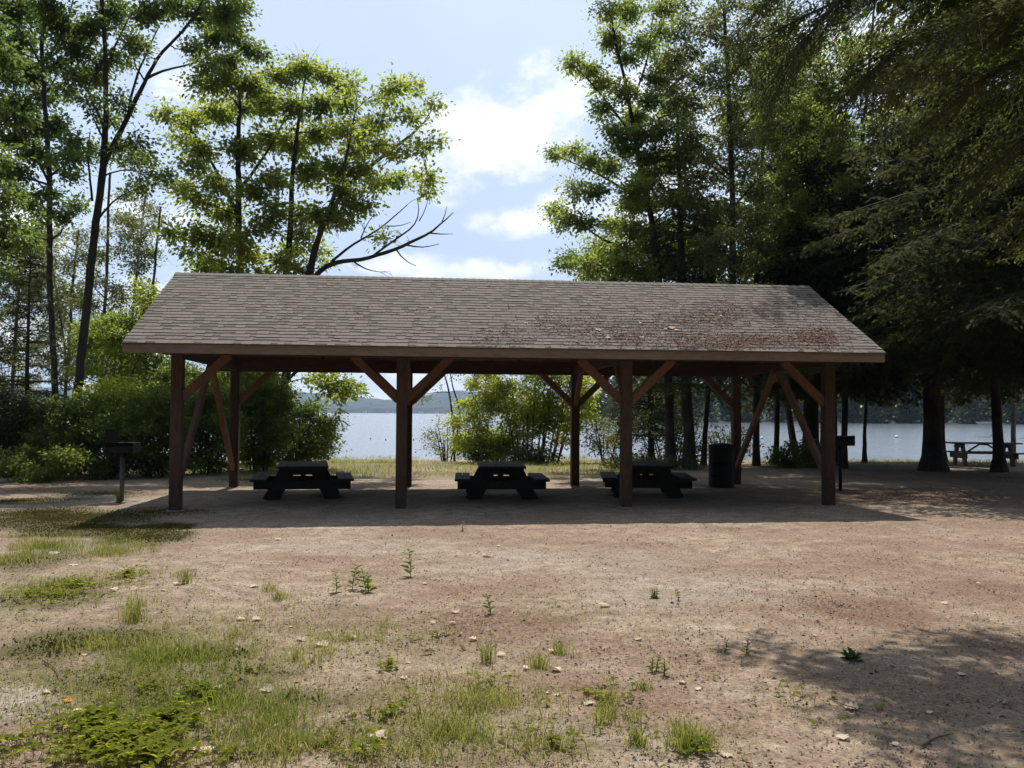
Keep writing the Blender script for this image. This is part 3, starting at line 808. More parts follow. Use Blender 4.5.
# --- the oak behind the left half of the pavilion
YO = 27
oak_cl = [(205, 85, 20), (225, 80, 22), (250, 85, 20), (275, 75, 20), (300, 70, 22), (325, 76, 16), (345, 90, 13), (350, 80, 9), (165, 115, 18), (190, 120, 20), (215, 115, 22), (240, 110, 22), (265, 105, 22), (290, 105, 22), (320, 105, 20), (345, 108, 14),
  (395, 90, 15), (410, 85, 11), (385, 100, 13), (430, 105, 12), (410, 115, 13), (420, 142, 14), (437, 142, 8), (395, 150, 17), (375, 120, 16), (360, 130, 16), (375, 145, 16), (180, 140, 16), (200, 150, 20), (215, 180, 20), (190, 165, 13), (240, 150, 22), (265, 140, 22), (290, 145, 22), (315, 135, 22), (340, 130, 18),
  (180, 190, 16), (195, 200, 18), (225, 215, 22), (250, 190, 22), (275, 180, 18), (310, 175, 22), (335, 170, 22), (360, 170, 18), (345, 195, 19), (375, 185, 17), (400, 180, 15), (425, 178, 12), (430, 193, 9), (360, 205, 17), (340, 220, 15), (380, 240, 9), (320, 215, 18), (300, 215, 16), (195, 235, 19), (220, 245, 19), (240, 240, 19), (265, 225, 19), (290, 250, 13), (210, 260, 16), (250, 258, 18), (280, 262, 14), (320, 250, 11), (185, 250, 11), (325, 265, 8),
  (205, 270, 16), (230, 272, 16), (262, 275, 15), (300, 268, 12), (170, 232, 14), (300, 235, 16), (350, 150, 16), (275, 210, 18), (330, 384, 17), (350, 391, 13), (317, 378, 9), (340, 396, 9)]
oak_limbs = [rooted(YO, [(268, 474, 11), (262, 420, 10), (252, 360, 8.5), (240, 300, 7), (236, 230, 5.5), (237, 160, 4.5), (238, 105, 3), (240, 75, 1.5)]),
  limb(YO, [(264, 440, 8), (276, 370, 7), (284, 290, 6), (289, 240, 5), (291, 180, 4), (297, 120, 2.5), (303, 75, 1.2)]),
  limb(YO, [(265, 445, 8), (288, 370, 7, -.3), (302, 290, 6.5, -.6), (312, 250, 5.5, -.8), (322, 224, 4.5, -1), (333, 190, 3.5, -1), (344, 156, 2.2, -1), (352, 110, 1.2, -1)]),
  limb(YO, [(318, 232, 4.5, -.9), (345, 186, 3.8, -.3), (384, 153, 3, .2), (410, 135, 2, .4), (427, 117, 1.3, .4)]),
  limb(YO, [(300, 300, 4.5, -.6), (318, 268, 4.4, -.8), (340, 260, 3.8, -.9), (356, 262, 3.5, -.9), (382, 253, 3.1, -.9), (396, 250, 2.8, -.9), (412, 240, 2.5, -.9), (430, 235, 1.9, -.9), (438, 225, 1.4, -.9), (451, 213, .6, -.9)]),
  limb(YO, [(372, 256, 2, -.9), (395, 238, 1.6, -.9), (418, 222, 1.1, -.9), (414, 200, .6, -.9)]),
  limb(YO, [(330, 262, 2.5, -.8), (352, 244, 1.8, -.8), (380, 228, 1.3, -.6), (405, 205, .7, -.5)]),
  limb(YO, [(428, 233, 1.5, -.9), (440, 236, 1, -.8), (447, 232, .6, -.8), (452, 234, .3, -.8)]), limb(YO, [(405, 245, 1.4, -.9), (424, 249, .9, -1.1), (438, 244, .5, -1.2)]),
  limb(YO, [(418, 221, 1, -.9), (427, 209, .7, -.8), (425, 198, .4, -.7), (430, 190, .25, -.7)]), limb(YO, [(440, 224, 1, -.9), (447, 215, .7, -.7), (446, 206, .4, -.6)]), limb(YO, [(395, 249, 1.4, -.9), (402, 262, .9, -1.1), (415, 266, .5, -1.2)]),
  limb(YO, [(352, 261, 1.6, -.9), (366, 271, 1, -1.2), (380, 272, .5, -1.4)]), limb(YO, [(386, 226, 1.1, -.6), (398, 228, .7, -.4), (409, 222, .4, -.3)]), limb(YO, [(360, 238, 1.2, -.8), (364, 224, .8, -.6), (374, 214, .4, -.5)]),
  limb(YO, [(237, 215, 4, 0), (222, 185, 3, .3), (208, 158, 2.2, .5), (189, 128, 1.2, .6)]),
  limb(YO, [(237, 190, 3, 0), (262, 160, 2.2, .5), (280, 125, 1.4, .7), (300, 100, .9, .8)]),
  limb(YO, [(262, 420, 4, 0), (292, 372, 3, -.4), (318, 362, 2, -.8), (338, 378, 1.2, -1)])]
broadleaf('oak_tree', 'spreading many-stemmed oak rising behind the left half of the roof, one half-bare limb reaching right', oak_limbs, clump_px(YO, [(a, b_, c_ * .92) for a, b_, c_ in oak_cl], 3.0, 11), M['leaf_oak'], M['bark'], 21, leaf=(.12, .20), per=14, dens=.95, spread=.30, bare=40)

# --- tall trees at the left edge
YL = 25
broadleaf('oak_tree', 'straight dark trunk at the far left, its crown running past the top edge', [
  rooted(YL, [(60, 470, 7), (57, 415, 5.5), (54, 330, 5), (50, 250, 4.8), (50, 180, 4.3), (46, 110, 3.8), (42, 40, 3.2), (46, -60, 2.4), (50, -150, 1)]),
  limb(YL, [(49, 185, 2.6), (38, 165, 2), (22, 140, 1.5), (5, 120, 1)]), limb(YL, [(44, 75, 2.5), (30, 50, 2), (5, 15, 1.4), (-20, -20, 1)]), limb(YL, [(45, 60, 2.2), (62, 30, 1.6), (75, -10, 1)])],
  clump_px(YL, [(15, 15, 26), (45, 5, 24), (-20, 40, 30), (20, 45, 22), (60, 30, 18), (5, 75, 24), (35, 75, 20), (55, 62, 14), (15, 105, 22), (45, 100, 18), (65, 92, 12), (-15, 110, 26), (30, 130, 20), (55, 128, 18), (70, 142, 14), (10, 140, 20), (62, 160, 15), (80, 158, 11), (35, 155, 16), (8, 168, 18), (70, 175, 10), (-15, 170, 20), (30, 205, 14), (62, 215, 12), (45, 195, 12), (75, 205, 9), (15, 195, 12), (40, 222, 10), (5, 230, 14), (-10, 250, 16), (20, -35, 30), (60, -40, 28), (-30, -20, 30), (40, -85, 30), (80, -75, 24)], 4.5, 5), M['leaf_maple'], M['bark'], 31, leaf=(.11, .17), per=19, bare=8)
YM = 25
broadleaf('oak_tree', 'dark leaning trunk left of the pavilion that forks high, right limb arching over', [
  rooted(YM, [(72, 472, 9), (75, 415, 7.5), (80, 350, 7), (88, 275, 6.6), (95, 220, 6.2), (102, 168, 5.8), (104, 120, 4.6), (103, 60, 3.8), (98, 0, 3.2), (95, -70, 2.4), (92, -140, 1.2)]),
  limb(YM, [(102, 166, 4.8), (114, 138, 4.3), (126, 115, 4), (136, 95, 3.6), (144, 76, 3.2), (160, 50, 2.6), (182, 28, 2.1), (205, -8, 1.4), (215, -50, .8)]),
  limb(YM, [(142, 80, 2.6), (158, 70, 2.1), (178, 67, 1.6), (196, 62, 1), (215, 50, .7)]), limb(YM, [(127, 113, 2.4), (130, 85, 2), (142, 55, 1.5), (155, 25, 1)]),
  limb(YM, [(91, 201, 2.2), (88, 172, 1.7), (86, 150, 1.3), (88, 131, .8)]), limb(YM, [(104, 130, 2.4), (88, 95, 1.8), (76, 60, 1.2)]), limb(YM, [(103, 70, 2), (115, 40, 1.5), (130, 10, 1)])],
  clump_px(YM, [(85, 28, 22), (70, 50, 16), (110, 15, 22), (132, 42, 16), (150, 12, 20), (172, 8, 20), (200, 14, 20), (222, 12, 20), (240, 6, 16), (232, 35, 18), (212, 38, 16), (195, 50, 12), (248, 52, 14), (225, 62, 13), (205, 66, 11), (262, 55, 7), (88, 78, 18), (100, 62, 15), (72, 75, 14), (85, 100, 12), (118, 102, 12), (112, 122, 10), (135, 142, 12), (118, 148, 10), (148, 160, 12), (105, 158, 9), (128, 162, 9), (95, 150, 9), (155, 175, 9), (120, 60, 12), (80, -30, 28), (120, -35, 28), (170, -30, 28), (215, -35, 26), (100, -85, 30), (150, -80, 28), (245, -25, 20), (165, 178, 8), (143, 185, 8)], 4.0, 6), M['leaf_maple'], M['bark'], 32, leaf=(.11, .17), per=19, bare=12)
# off to the left of the frame, only its boughs reach in
broadleaf('maple_tree', 'leafy boughs reaching in at the left edge below the tallest crowns', [
  rooted(19, [(-60, 490, 9), (-55, 400, 7), (-45, 300, 6), (-35, 200, 5), (-25, 100, 4), (-20, 0, 3), (-15, -80, 1.5)]), limb(19, [(-45, 290, 3), (-20, 250, 2.2), (8, 232, 1.2)]), limb(19, [(-30, 160, 2.5), (-5, 130, 1.6), (14, 112, 1)])],
  clump_px(19, [(0, 240, 18), (15, 225, 12), (22, 240, 8), (-15, 210, 20), (5, 195, 14), (0, 60, 20), (12, 118, 16), (-10, 150, 20), (-30, 260, 25), (5, 275, 9), (-40, 100, 30), (-30, 20, 30)], 3, 7), M['leaf_maple'], M['bark'], 33, leaf=(.11, .17), per=18)
# --- pale young trees and birches further back on the left
YB = 31
def fillc(Yd, ells, n, a, b, seed, depth=3): return clump_px(Yd, fill_px(ells, n, a, b, seed, .62), depth, seed + 1)
broadleaf('birch_tree', 'thin grey birch trunk snapped off at the top just right of the forked trunk', [rooted(YB, [(97, 455, 3.6), (99, 400, 3.2), (104, 300, 2.7), (107, 220, 2.3), (109, 172, 1.9)])], fillc(YB, [(100, 300, 22, 70)], 22, 9, 15, 51), M['leaf_aspen'], M['bark_grey'], 41, leaf=(.09, .14), per=9, dens=.7, twigr=.005, bare=10)
broadleaf('birch_tree', 'slim birch with see-through pale foliage between the forked trunk and the roof', [rooted(YB + 1, [(118, 455, 3), (126, 370, 2.6), (133, 300, 2.2), (140, 235, 1.8), (146, 190, 1.2)])], fillc(YB + 1, [(135, 230, 22, 45), (130, 320, 26, 50)], 40, 9, 16, 52), M['leaf_aspen'], M['bark_pale'], 42, leaf=(.09, .14), per=10, dens=.75, twigr=.005, bare=12)
broadleaf('birch_tree', 'bare-topped dead birch pole standing just left of the roof ridge', [rooted(YB - 2, [(140, 458, 3), (147, 340, 2.4), (155, 260, 2), (161, 208, 1.4)])], fillc(YB - 2, [(150, 310, 14, 30)], 8, 7, 11, 53), M['leaf_oak'], M['bark_grey'], 43, leaf=(.11, .16), per=13, twigr=.005, bare=4)
broadleaf('aspen_tree', 'airy light green young tree behind the two dark left trunks', [rooted(YB + 2, [(62, 455, 3.4), (68, 360, 2.8), (72, 290, 2.2), (78, 230, 1.4)]), limb(YB + 2, [(66, 370, 2), (58, 310, 1.6), (50, 260, 1)])], fillc(YB + 2, [(60, 270, 42, 42), (68, 340, 34, 45)], 66, 9, 16, 54), M['leaf_aspen'], M['bark_grey'], 44, leaf=(.09, .14), per=10, dens=.75, twigr=.005, bare=10)
broadleaf('aspen_tree', 'airy yellowish young tree at the far left behind the dark spruce', [rooted(YB + 3, [(12, 455, 3.4), (14, 360, 2.8), (18, 290, 2), (24, 235, 1.2)])], fillc(YB + 3, [(18, 270, 34, 40), (10, 350, 34, 45)], 50, 9, 16, 55), M['leaf_aspen'], M['bark_grey'], 45, leaf=(.09, .14), per=11, dens=.75, twigr=.005)
broadleaf('birch_tree', 'low leafy birch filling the gap under the left roof corner', [rooted(YB - 3, [(112, 460, 3), (116, 400, 2.4), (122, 350, 1.8), (126, 310, 1)]), limb(YB - 3, [(114, 420, 2), (134, 370, 1.5), (150, 335, 1)])], fillc(YB - 3, [(120, 355, 36, 38), (150, 345, 22, 30), (95, 350, 20, 30), (165, 375, 24, 20)], 60, 8, 14, 56), M['leaf_oak'], M['bark_grey'], 46, leaf=(.09, .15), per=13, twigr=.005)
conifer('spruce_tree', 'slender dark young spruce at the left edge', cbase(25, 474), 5.6, 1.15, .5, 70, 61, M['needle'], r0=.07, spray=(.13, .034), droop=.28, dens=.8)

# --- bushes along the left
def bush(label, cx, cyy, rx, ry, by, Yd, seed, mat=None, n=26, leaf=(.08, .13), ns=6, per=20, name='bush', cr=(10, 16), dens=.9):
    r = np.random.default_rng(seed)
    Lm = []
    for k in range(ns):
        tx = cx + r.uniform(-.75, .75) * rx; ty = cyy - r.uniform(.1, .85) * ry; d = r.uniform(-.7, .7)
        bx = cx + (tx - cx) * .35
        pts = [(bx, by, 1.3, d * .3), ((bx * .6 + tx * .4), by * .55 + ty * .45, 1.0, d * .7), (tx, ty, .5, d)]
        Lm.append(rooted(Yd, pts))
    cl = fill_px([(cx, cyy, rx * .92, ry * .92)], n, cr[0], cr[1], seed + 5, .75)
    return broadleaf(name, label, Lm, clump_px(Yd, cl, rx * Yd / F * 1.7, seed + 6), mat or M['leaf_bush'], M['bark'], seed, leaf=leaf, per=per, dens=dens, cat='bush', sides=5, flare=1, twigr=.004, spread=.22, crown='foliage', trunk='stems')
bush('dark leafy bush in the bottom left corner of the trees', 10, 435, 36, 42, 478, 23, 71, M['leaf_dark'], 34)
bush('dark green bush under the two left trunks', 58, 438, 32, 40, 477, 22.5, 72, M['leaf_maple'], 32)
bush('bright yellow green bush top above the left grill', 118, 408, 38, 26, 474, 23.5, 73, M['leaf_lime'], 34)
bush('mid green bush directly behind the left grill', 108, 446, 32, 32, 478, 22, 74, M['leaf_bush'], 30)
bush('green bush just left of the leftmost front post', 156, 432, 26, 46, 477, 22.5, 75, M['leaf_bush'], 34)
bush('bush between the leftmost front and rear posts', 204, 430, 30, 48, 476, 23.8, 76, M['leaf_bush'], 36)
bush('tall bush right of the leftmost rear post', 258, 418, 34, 50, 472, 25, 77, M['leaf_bush'], 42)
bush('rounded grey green bush overhanging the lake shore behind the left table', 303, 434, 34, 34, 470, 26, 78, M['leaf_maple'], 40)
bush('low fern-like undergrowth at the foot of the left bushes', 40, 465, 60, 14, 482, 21.5, 79, M['leaf_bush'], 26, cr=(7, 10))
bush('deep green bush behind the left gable braces', 180, 400, 36, 34, 472, 27, 80, M['leaf_maple'], 38)
bush('grey green bush behind the left bushes where the lake glints through', 245, 395, 42, 34, 466, 29, 81, M['leaf_bush'], 34)

# --- centre: tall shrub and saplings on the shore
YC = 31
r_ = np.random.default_rng(5)
st = []
for k in range(17):
    tx = 525 + r_.uniform(-66, 70); ty = r_.uniform(345, 400); bx = 528 + (tx - 528) * .5
    st.append(rooted(YC, [(bx, 465, 1.7, r_.uniform(-.4, .4)), (bx * .6 + tx * .4, 425, 1.2, r_.uniform(-.6, .6)), (tx, ty, .6, r_.uniform(-1, 1))]))
broadleaf('tall_shrub', 'tall bright yellow green many-stemmed shrub on the shore behind the middle table', st, clump_px(YC, fill_px([(524, 385, 52, 46), (495, 425, 42, 32), (556, 400, 38, 44)], 140, 9, 14, 90, .55), 1.7, 91), M['leaf_lime'], M['bark_grey'], 92, leaf=(.09, .14), per=9, dens=.9, cat='shrub', sides=5, flare=1, twigr=.005, spread=.22, crown='foliage', trunk='stems')
broadleaf('sapling', 'two-stemmed bare-legged sapling leaning by the water right of the second post', [rooted(33, [(455, 458, 2.2), (454, 420, 1.9), (451, 395, 1.6), (444, 372, 1.2), (436, 350, .7)]), limb(33, [(455, 440, 1.8), (462, 415, 1.7), (455, 395, 1.4), (450, 380, 1), (446, 350, .7)]), limb(33, [(450, 392, 1), (440, 391, .8), (425, 394, .5)])],
  clump_px(33, [(430, 398, 8), (422, 402, 7), (440, 385, 7), (452, 372, 9), (440, 362, 8), (462, 360, 10), (428, 365, 6)], 1.5, 93), M['leaf_aspen'], M['bark'], 94, leaf=(.07, .11), per=6, dens=.6, cat='sapling', sides=6, flare=1.1, twigr=.006, bare=5)
bush('pale thin shrub at the water edge beside the leaning sapling', 447, 440, 24, 18, 459, 33.5, 95, M['leaf_aspen'], 16, per=7, cr=(6, 10), dens=.6)
bush('olive low shrub in front of the tall shrub on the shore', 487, 447, 32, 13, 462, 31.5, 96, M['leaf_bush'], 20, cr=(6, 10))
bush('dark shrub at the foot of the tall shrub', 532, 457, 22, 12, 470, 29.5, 97, M['leaf_dark'], 12, cr=(6, 10))
bush('young pale green shrub between the third posts', 606, 438, 22, 20, 464, 30, 98, M['leaf_aspen'], 16, per=9, cr=(6, 10), dens=.7)

# --- right hand wood
YR = 27
broadleaf('maple_tree', 'tall light-leaved maple forming the left outline of the right-hand wood', [
  rooted(YR, [(672, 470, 9), (668, 400, 7.5), (664, 320, 6.5), (655, 230, 5.2), (640, 150, 4), (630, 95, 3), (618, 40, 2), (612, -10, 1)]),
  limb(YR, [(660, 280, 3.5), (632, 250, 2.6), (600, 240, 1.8), (566, 212, .9)]), limb(YR, [(652, 215, 3), (625, 190, 2.2), (590, 170, 1.5), (556, 156, .8)]), limb(YR, [(638, 145, 2.5), (615, 115, 1.8), (590, 85, 1.2), (570, 65, .7)]), limb(YR, [(662, 300, 3), (630, 285, 2.2), (590, 268, 1.3)]), limb(YR, [(632, 100, 2), (645, 60, 1.4), (650, 15, .9)])],
  clump_px(YR, [(628, 12, 18), (612, 38, 17), (642, 45, 17), (605, 10, 12), (572, 63, 13), (588, 72, 14), (602, 85, 15), (622, 92, 18), (636, 118, 18), (598, 108, 13), (612, 130, 14), (553, 155, 12), (572, 150, 12), (588, 160, 14), (608, 168, 18), (572, 185, 13), (595, 195, 16), (553, 212, 10), (566, 222, 12), (588, 224, 15), (612, 225, 18), (635, 190, 18), (572, 258, 13), (600, 262, 18), (622, 250, 18), (588, 275, 14), (560, 265, 9), (642, 160, 18), (650, 205, 18), (642, 245, 20), (625, 60, 14), (655, 80, 16), (640, 275, 18), (612, 282, 14), (660, 130, 16), (658, 30, 14), (630, -25, 20), (600, -30, 16), (655, -30, 20), (668, 60, 18), (675, 110, 18), (650, 100, 18), (640, 135, 18), (620, 150, 16), (645, 180, 20), (668, 160, 20), (628, 205, 18), (660, 230, 20), (630, 228, 18), (668, 260, 20), (600, 245, 16), (620, 265, 18), (585, 265, 14), (655, 270, 18), (678, 200, 18), (690, 240, 18), (690, 150, 18), (665, 10, 18), (680, 270, 18)], 4.5, 101), M['leaf_bright'], M['bark'], 102, leaf=(.10, .16), per=19, dens=1.05, bare=8)
conifer('hemlock_tree', 'narrow hemlock spire rising against the light-leaved maple', cbase(690, 468), 11.6, 2.0, 2.2, 85, 103, M['needle_light'], r0=.16, lean=(-.35, 0), spray=(.17, .05), shape=.75, droop=.35)
YT = 25.5
broadleaf('aspen_tree', 'tall straight trunk with thin airy yellow green foliage above the right part of the roof', [
  rooted(YT, [(736, 472, 8.5), (735, 400, 6.6), (734, 320, 5.8), (731, 240, 5), (727, 150, 4.3), (723, 80, 3.6), (719, 20, 3), (715, -60, 2), (712, -120, 1)]),
  limb(YT, [(724, 95, 2), (705, 70, 1.5), (685, 45, 1)]), limb(YT, [(727, 150, 2.2), (748, 120, 1.6), (770, 95, 1)]), limb(YT, [(730, 210, 2.2), (750, 185, 1.6), (772, 165, 1)]), limb(YT, [(721, 45, 1.8), (745, 22, 1.3), (765, 5, .9)]), limb(YT, [(728, 175, 1.8), (708, 155, 1.4), (690, 135, .9)])],
  clump_px(YT, fill_px([(715, 25, 45, 40), (685, 60, 28, 40), (750, 40, 40, 45), (745, 120, 36, 45), (705, 120, 30, 40), (740, 190, 40, 40), (700, 190, 26, 36), (735, 250, 36, 26), (715, -40, 60, 35), (700, 90, 34, 60), (765, 70, 40, 60), (720, 220, 40, 50)], 120, 10, 17, 104, .8), 4.5, 105), M['leaf_aspen'], M['bark'], 106, leaf=(.09, .15), per=12, dens=.85, bare=8)
broadleaf('maple_tree', 'slim dark trunk with green foliage right of the tall straight trunk', [
  rooted(29, [(757, 468, 6), (757, 380, 5), (755, 290, 4.4), (758, 210, 3.6), (763, 140, 2.6), (768, 80, 1.3)]), limb(29, [(756, 270, 2), (772, 240, 1.5), (790, 215, .9)]), limb(29, [(757, 240, 2), (740, 215, 1.4)])],
  clump_px(29, fill_px([(770, 230, 44, 55), (765, 140, 40, 60), (790, 280, 36, 30), (735, 270, 20, 20), (790, 90, 40, 50)], 64, 10, 17, 107, .8), 4, 108), M['leaf_bright'], M['bark'], 109, leaf=(.10, .15), per=16)
broadleaf('maple_tree', 'slim trunk over the right end of the ridge with small pale leaves', [
  rooted(31, [(776, 466, 4.6), (778, 380, 4), (780, 300, 3.4), (784, 220, 2.8), (790, 150, 1.8), (795, 100, 1)]), limb(31, [(780, 290, 1.8), (805, 260, 1.3), (822, 235, .8)])],
  clump_px(31, fill_px([(800, 230, 40, 60), (795, 140, 40, 50)], 36, 10, 16, 110, .85), 4, 111), M['leaf_oak'], M['bark'], 112, leaf=(.09, .14), per=13)
broadleaf('dead_tree', 'leaning dark trunk behind the right gable brace', [rooted(35, [(797, 458, 6), (791, 420, 5.4), (783, 370, 4.6), (778, 320, 4), (776, 250, 3), (774, 180, 1.5)])], clump_px(35, fill_px([(780, 330, 30, 40)], 12, 8, 13, 113), 3, 114), M['leaf_oak'], M['bark'], 115, per=12, leaf=(.1, .15), bare=6)
conifer('hemlock_tree', 'thick dark trunk behind the rightmost front post', cbase(811, 464), 12.5, 3.0, 2.6, 120, 116, M['needle'], r0=.27, spray=(.18, .055), droop=.3, dens=.9)
conifer('hemlock_tree', 'hemlock with a thick flared trunk between the right grill and the sunlit table', cbase(934, 471), 14.5, 4.0, 3.0, 150, 117, M['needle'], r0=.26, spray=(.15, .042), droop=.30, dens=1.0, flare=1.8)
conifer('hemlock_tree', 'hemlock with a slim trunk in front of the sunlit table', cbase(1000, 472), 13.5, 3.0, 3.0, 120, 118, M['needle'], r0=.14, lean=(-.5, .2), spray=(.17, .052), droop=.32, flare=1.9)
broadleaf('pine_tree', 'bare pale trunk at the right edge behind the sunlit table', [rooted(31, [(1014, 459, 4), (1014, 400, 3.5), (1013, 300, 3), (1012, 200, 2.4), (1012, 80, 1)])], clump_px(31, fill_px([(1010, 330, 36, 40), (1000, 200, 40, 60)], 30, 9, 15, 119), 3, 120), M['leaf_oak'], M['bark_pale'], 121, per=13, leaf=(.09, .14))
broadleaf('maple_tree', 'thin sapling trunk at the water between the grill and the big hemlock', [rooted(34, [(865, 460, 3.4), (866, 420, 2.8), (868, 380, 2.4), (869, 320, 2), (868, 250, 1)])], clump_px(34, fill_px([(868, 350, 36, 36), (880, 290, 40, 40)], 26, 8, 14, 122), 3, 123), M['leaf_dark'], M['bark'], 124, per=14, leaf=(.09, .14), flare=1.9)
conifer('hemlock_tree', 'hemlock crowding behind the roof at the right, boughs to the ground', cbase(652, 463), 6.2, 1.7, .9, 80, 125, M['needle'], r0=.1, spray=(.15, .04), dens=.8)
conifer('hemlock_tree', 'dark hemlock filling the gap above the right roof end', cbase(831, 466), 11.5, 3.2, 2.9, 130, 126, M['needle'], r0=.2, spray=(.18, .055), droop=.3)
conifer('hemlock_tree', 'hemlock deep in the right-hand wood over the sunlit table', cbase(1040, 463), 13, 3.6, 3.0, 140, 127, M['needle'], r0=.24, spray=(.19, .06), droop=.3)
conifer('hemlock_tree', 'hemlock behind the slim trunk, its dark top showing above the right end of the ridge', cbase(826, 462), 13.5, 3.0, 3.0, 130, 128, M['needle'], r0=.2, spray=(.19, .06), droop=.3)
broadleaf('maple_tree', 'olive leafed tall maple among the dark hemlocks above the right roof end', [
  rooted(27, [(845, 468, 5), (846, 380, 5), (850, 280, 4.4), (858, 180, 3.6), (866, 90, 2.6), (872, 0, 1.6), (876, -60, 1)]), limb(27, [(852, 260, 2.4), (880, 220, 1.8), (905, 190, 1)]), limb(27, [(855, 200, 2.2), (830, 160, 1.6), (812, 130, 1)])],
  clump_px(27, fill_px([(850, 100, 60, 90), (895, 170, 55, 60), (830, 200, 40, 50), (960, 110, 50, 80)], 60, 11, 19, 160, .8), 4.5, 161), M['leaf_bright'], M['bark'], 162, leaf=(.10, .16), per=15)
broadleaf('oak_tree', 'leafy oak at the right edge over the sunlit table, light showing through its leaves', [
  rooted(29, [(1034, 464, 5), (1030, 380, 4.6), (1020, 280, 4), (1005, 190, 3), (995, 110, 2)]), limb(29, [(1024, 310, 2.4), (1000, 290, 1.8), (975, 280, 1)]), limb(29, [(1012, 230, 2), (985, 200, 1.4), (965, 180, .9)])],
  clump_px(29, fill_px([(990, 330, 45, 50), (975, 230, 50, 60), (1005, 130, 40, 60), (930, 330, 30, 40)], 54, 10, 17, 163, .8), 4, 164), M['leaf_oak'], M['bark'], 165, leaf=(.10, .15), per=13)
for px_, k, lab in ((704, 1, 'thin dark trunk in the shade right of the third front post'), (685, 2, 'second dark trunk in the shade behind the right table')):
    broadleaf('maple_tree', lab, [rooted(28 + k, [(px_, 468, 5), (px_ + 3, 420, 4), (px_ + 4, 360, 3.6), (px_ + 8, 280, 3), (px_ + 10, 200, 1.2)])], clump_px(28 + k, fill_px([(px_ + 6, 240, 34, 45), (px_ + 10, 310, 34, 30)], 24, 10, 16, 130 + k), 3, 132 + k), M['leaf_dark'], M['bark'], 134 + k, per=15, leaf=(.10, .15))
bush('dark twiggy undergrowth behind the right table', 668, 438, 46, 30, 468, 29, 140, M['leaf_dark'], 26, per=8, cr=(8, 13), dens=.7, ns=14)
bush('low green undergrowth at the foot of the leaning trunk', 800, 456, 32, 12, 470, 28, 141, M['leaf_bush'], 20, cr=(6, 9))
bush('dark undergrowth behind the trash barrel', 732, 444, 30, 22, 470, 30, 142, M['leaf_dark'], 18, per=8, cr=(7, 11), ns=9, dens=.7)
bush('low dark growth between the third rear post and the barrel', 655, 464, 50, 9, 474, 26.5, 143, M['leaf_dark'], 20, cr=(5, 8))

# --- near hemlock off to the right, boughs hanging in from the top right corner
NB = np.array([8.4, 8.0, 0.]); NB[2] = gp(8.4, 8.0)
def nb(h, *lst): return [tuple(NB + np.array([-.1, 0, h]))] + [tuple(at(*p)) if p[2] < 20 and len(p) == 3 and p[0] > 100 else tuple(p) for p in lst]
ex = [nb(7.6, (1120, -110, 8.2), (960, -70, 8.0), (880, -30, 7.9), (828, 0, 7.8), (802, 38, 7.8), (780, 75, 7.8), (766, 110, 7.8)),
      nb(7.0, (1150, -60, 8.0), (1020, -20, 8.0), (930, 20, 7.9), (872, 65, 7.8), (838, 112, 7.8)),
      nb(6.2, (1180, 10, 8.0), (1060, 40, 7.8), (980, 75, 7.7), (925, 125, 7.7)),
      nb(5.6, (1150, 90, 7.8), (1060, 110, 7.6), (1000, 150, 7.5), (968, 195, 7.5)),
      nb(7.3, (1100, -90, 8.6), (960, -40, 8.5), (860, -10, 8.4), (790, 20, 8.3), (745, 48, 8.3)),
      nb(6.6, (1140, -30, 7.4), (1010, 0, 7.2), (930, 45, 7.2), (890, 90, 7.2)),
      nb(8.0, (1100, -150, 8.2), (950, -110, 8.2), (850, -60, 8.2), (790, -20, 8.2), (750, 15, 8.2)),
      nb(5.0, (1160, 160, 7.6), (1080, 190, 7.4), (1030, 235, 7.3))]
def keepnear(tip, mid): return tip[0] > 5.2 or tip[0] < 4.4 and tip[1] > 7.0 and tip[2] > 3
conifer('hemlock_tree', 'nearest hemlock, only its sunlit drooping boughs hanging in from the top right corner', tuple(NB), 14, 3.2, 3.8, 60, 150, M['needle_light'], r0=.26, spray=(.055, .012), droop=.22, extra=ex, dens=1.7, keep=keepnear, dead=0)
shd = []  # out-of-view maple clumps, set along the sun's line to cast the lower right shadow
r_ = np.random.default_rng(8)
for cx, cyy, rx, n in [(800, 655, 36, 3), (840, 672, 36, 3), (900, 662, 40, 4), (985, 648, 40, 4), (950, 685, 50, 5), (1010, 690, 36, 4), (905, 726, 34, 2), (985, 722, 44, 4), (970, 752, 44, 2), (1040, 720, 50, 4)]:
    for k in range(n):
        p = onground(cx + r_.normal(0, rx * .6), cyy + r_.normal(0, 8)); h = r_.uniform(6.2, 7.6) + .25 * p[0]
        c = p + np.array([math.sin(SUN_AZ), math.cos(SUN_AZ), 0]) * h / math.tan(SUN_EL) + np.array([0, 0, h])
        s = r_.uniform(.10, .24); shd.append((*c, s * 1.2, s * 1.2, s * .6))
shd += clump_px(8.6, [(1010, 12, 60), (960, -20, 70), (1040, 50, 50), (900, -40, 60)], 1, 9)
broadleaf('maple_tree', 'nearest maple, its unseen crown shaped to cast the lower right shadow, a few leaves hanging into the top right corner', [
  [(7.4, 9.6, -.05, .17), (7.2, 9.6, 3, .14), (6.9, 9.6, 6, .11), (6.6, 9.6, 9, .06)], [(7.0, 9.6, 5.4, .07), (5.2, 9.5, 6.9, .05), (3.6, 9.4, 7.3, .035), (1.9, 9.3, 7.0, .015)], [(6.95, 9.6, 5.8, .06), (5.0, 8.8, 7.2, .04), (3.6, 8.5, 7.4, .03), (2.6, 8.3, 7.2, .012)]],
  shd, M['leaf_maple'], M['bark'], 171, leaf=(.11, .17), per=11, dens=1.0)
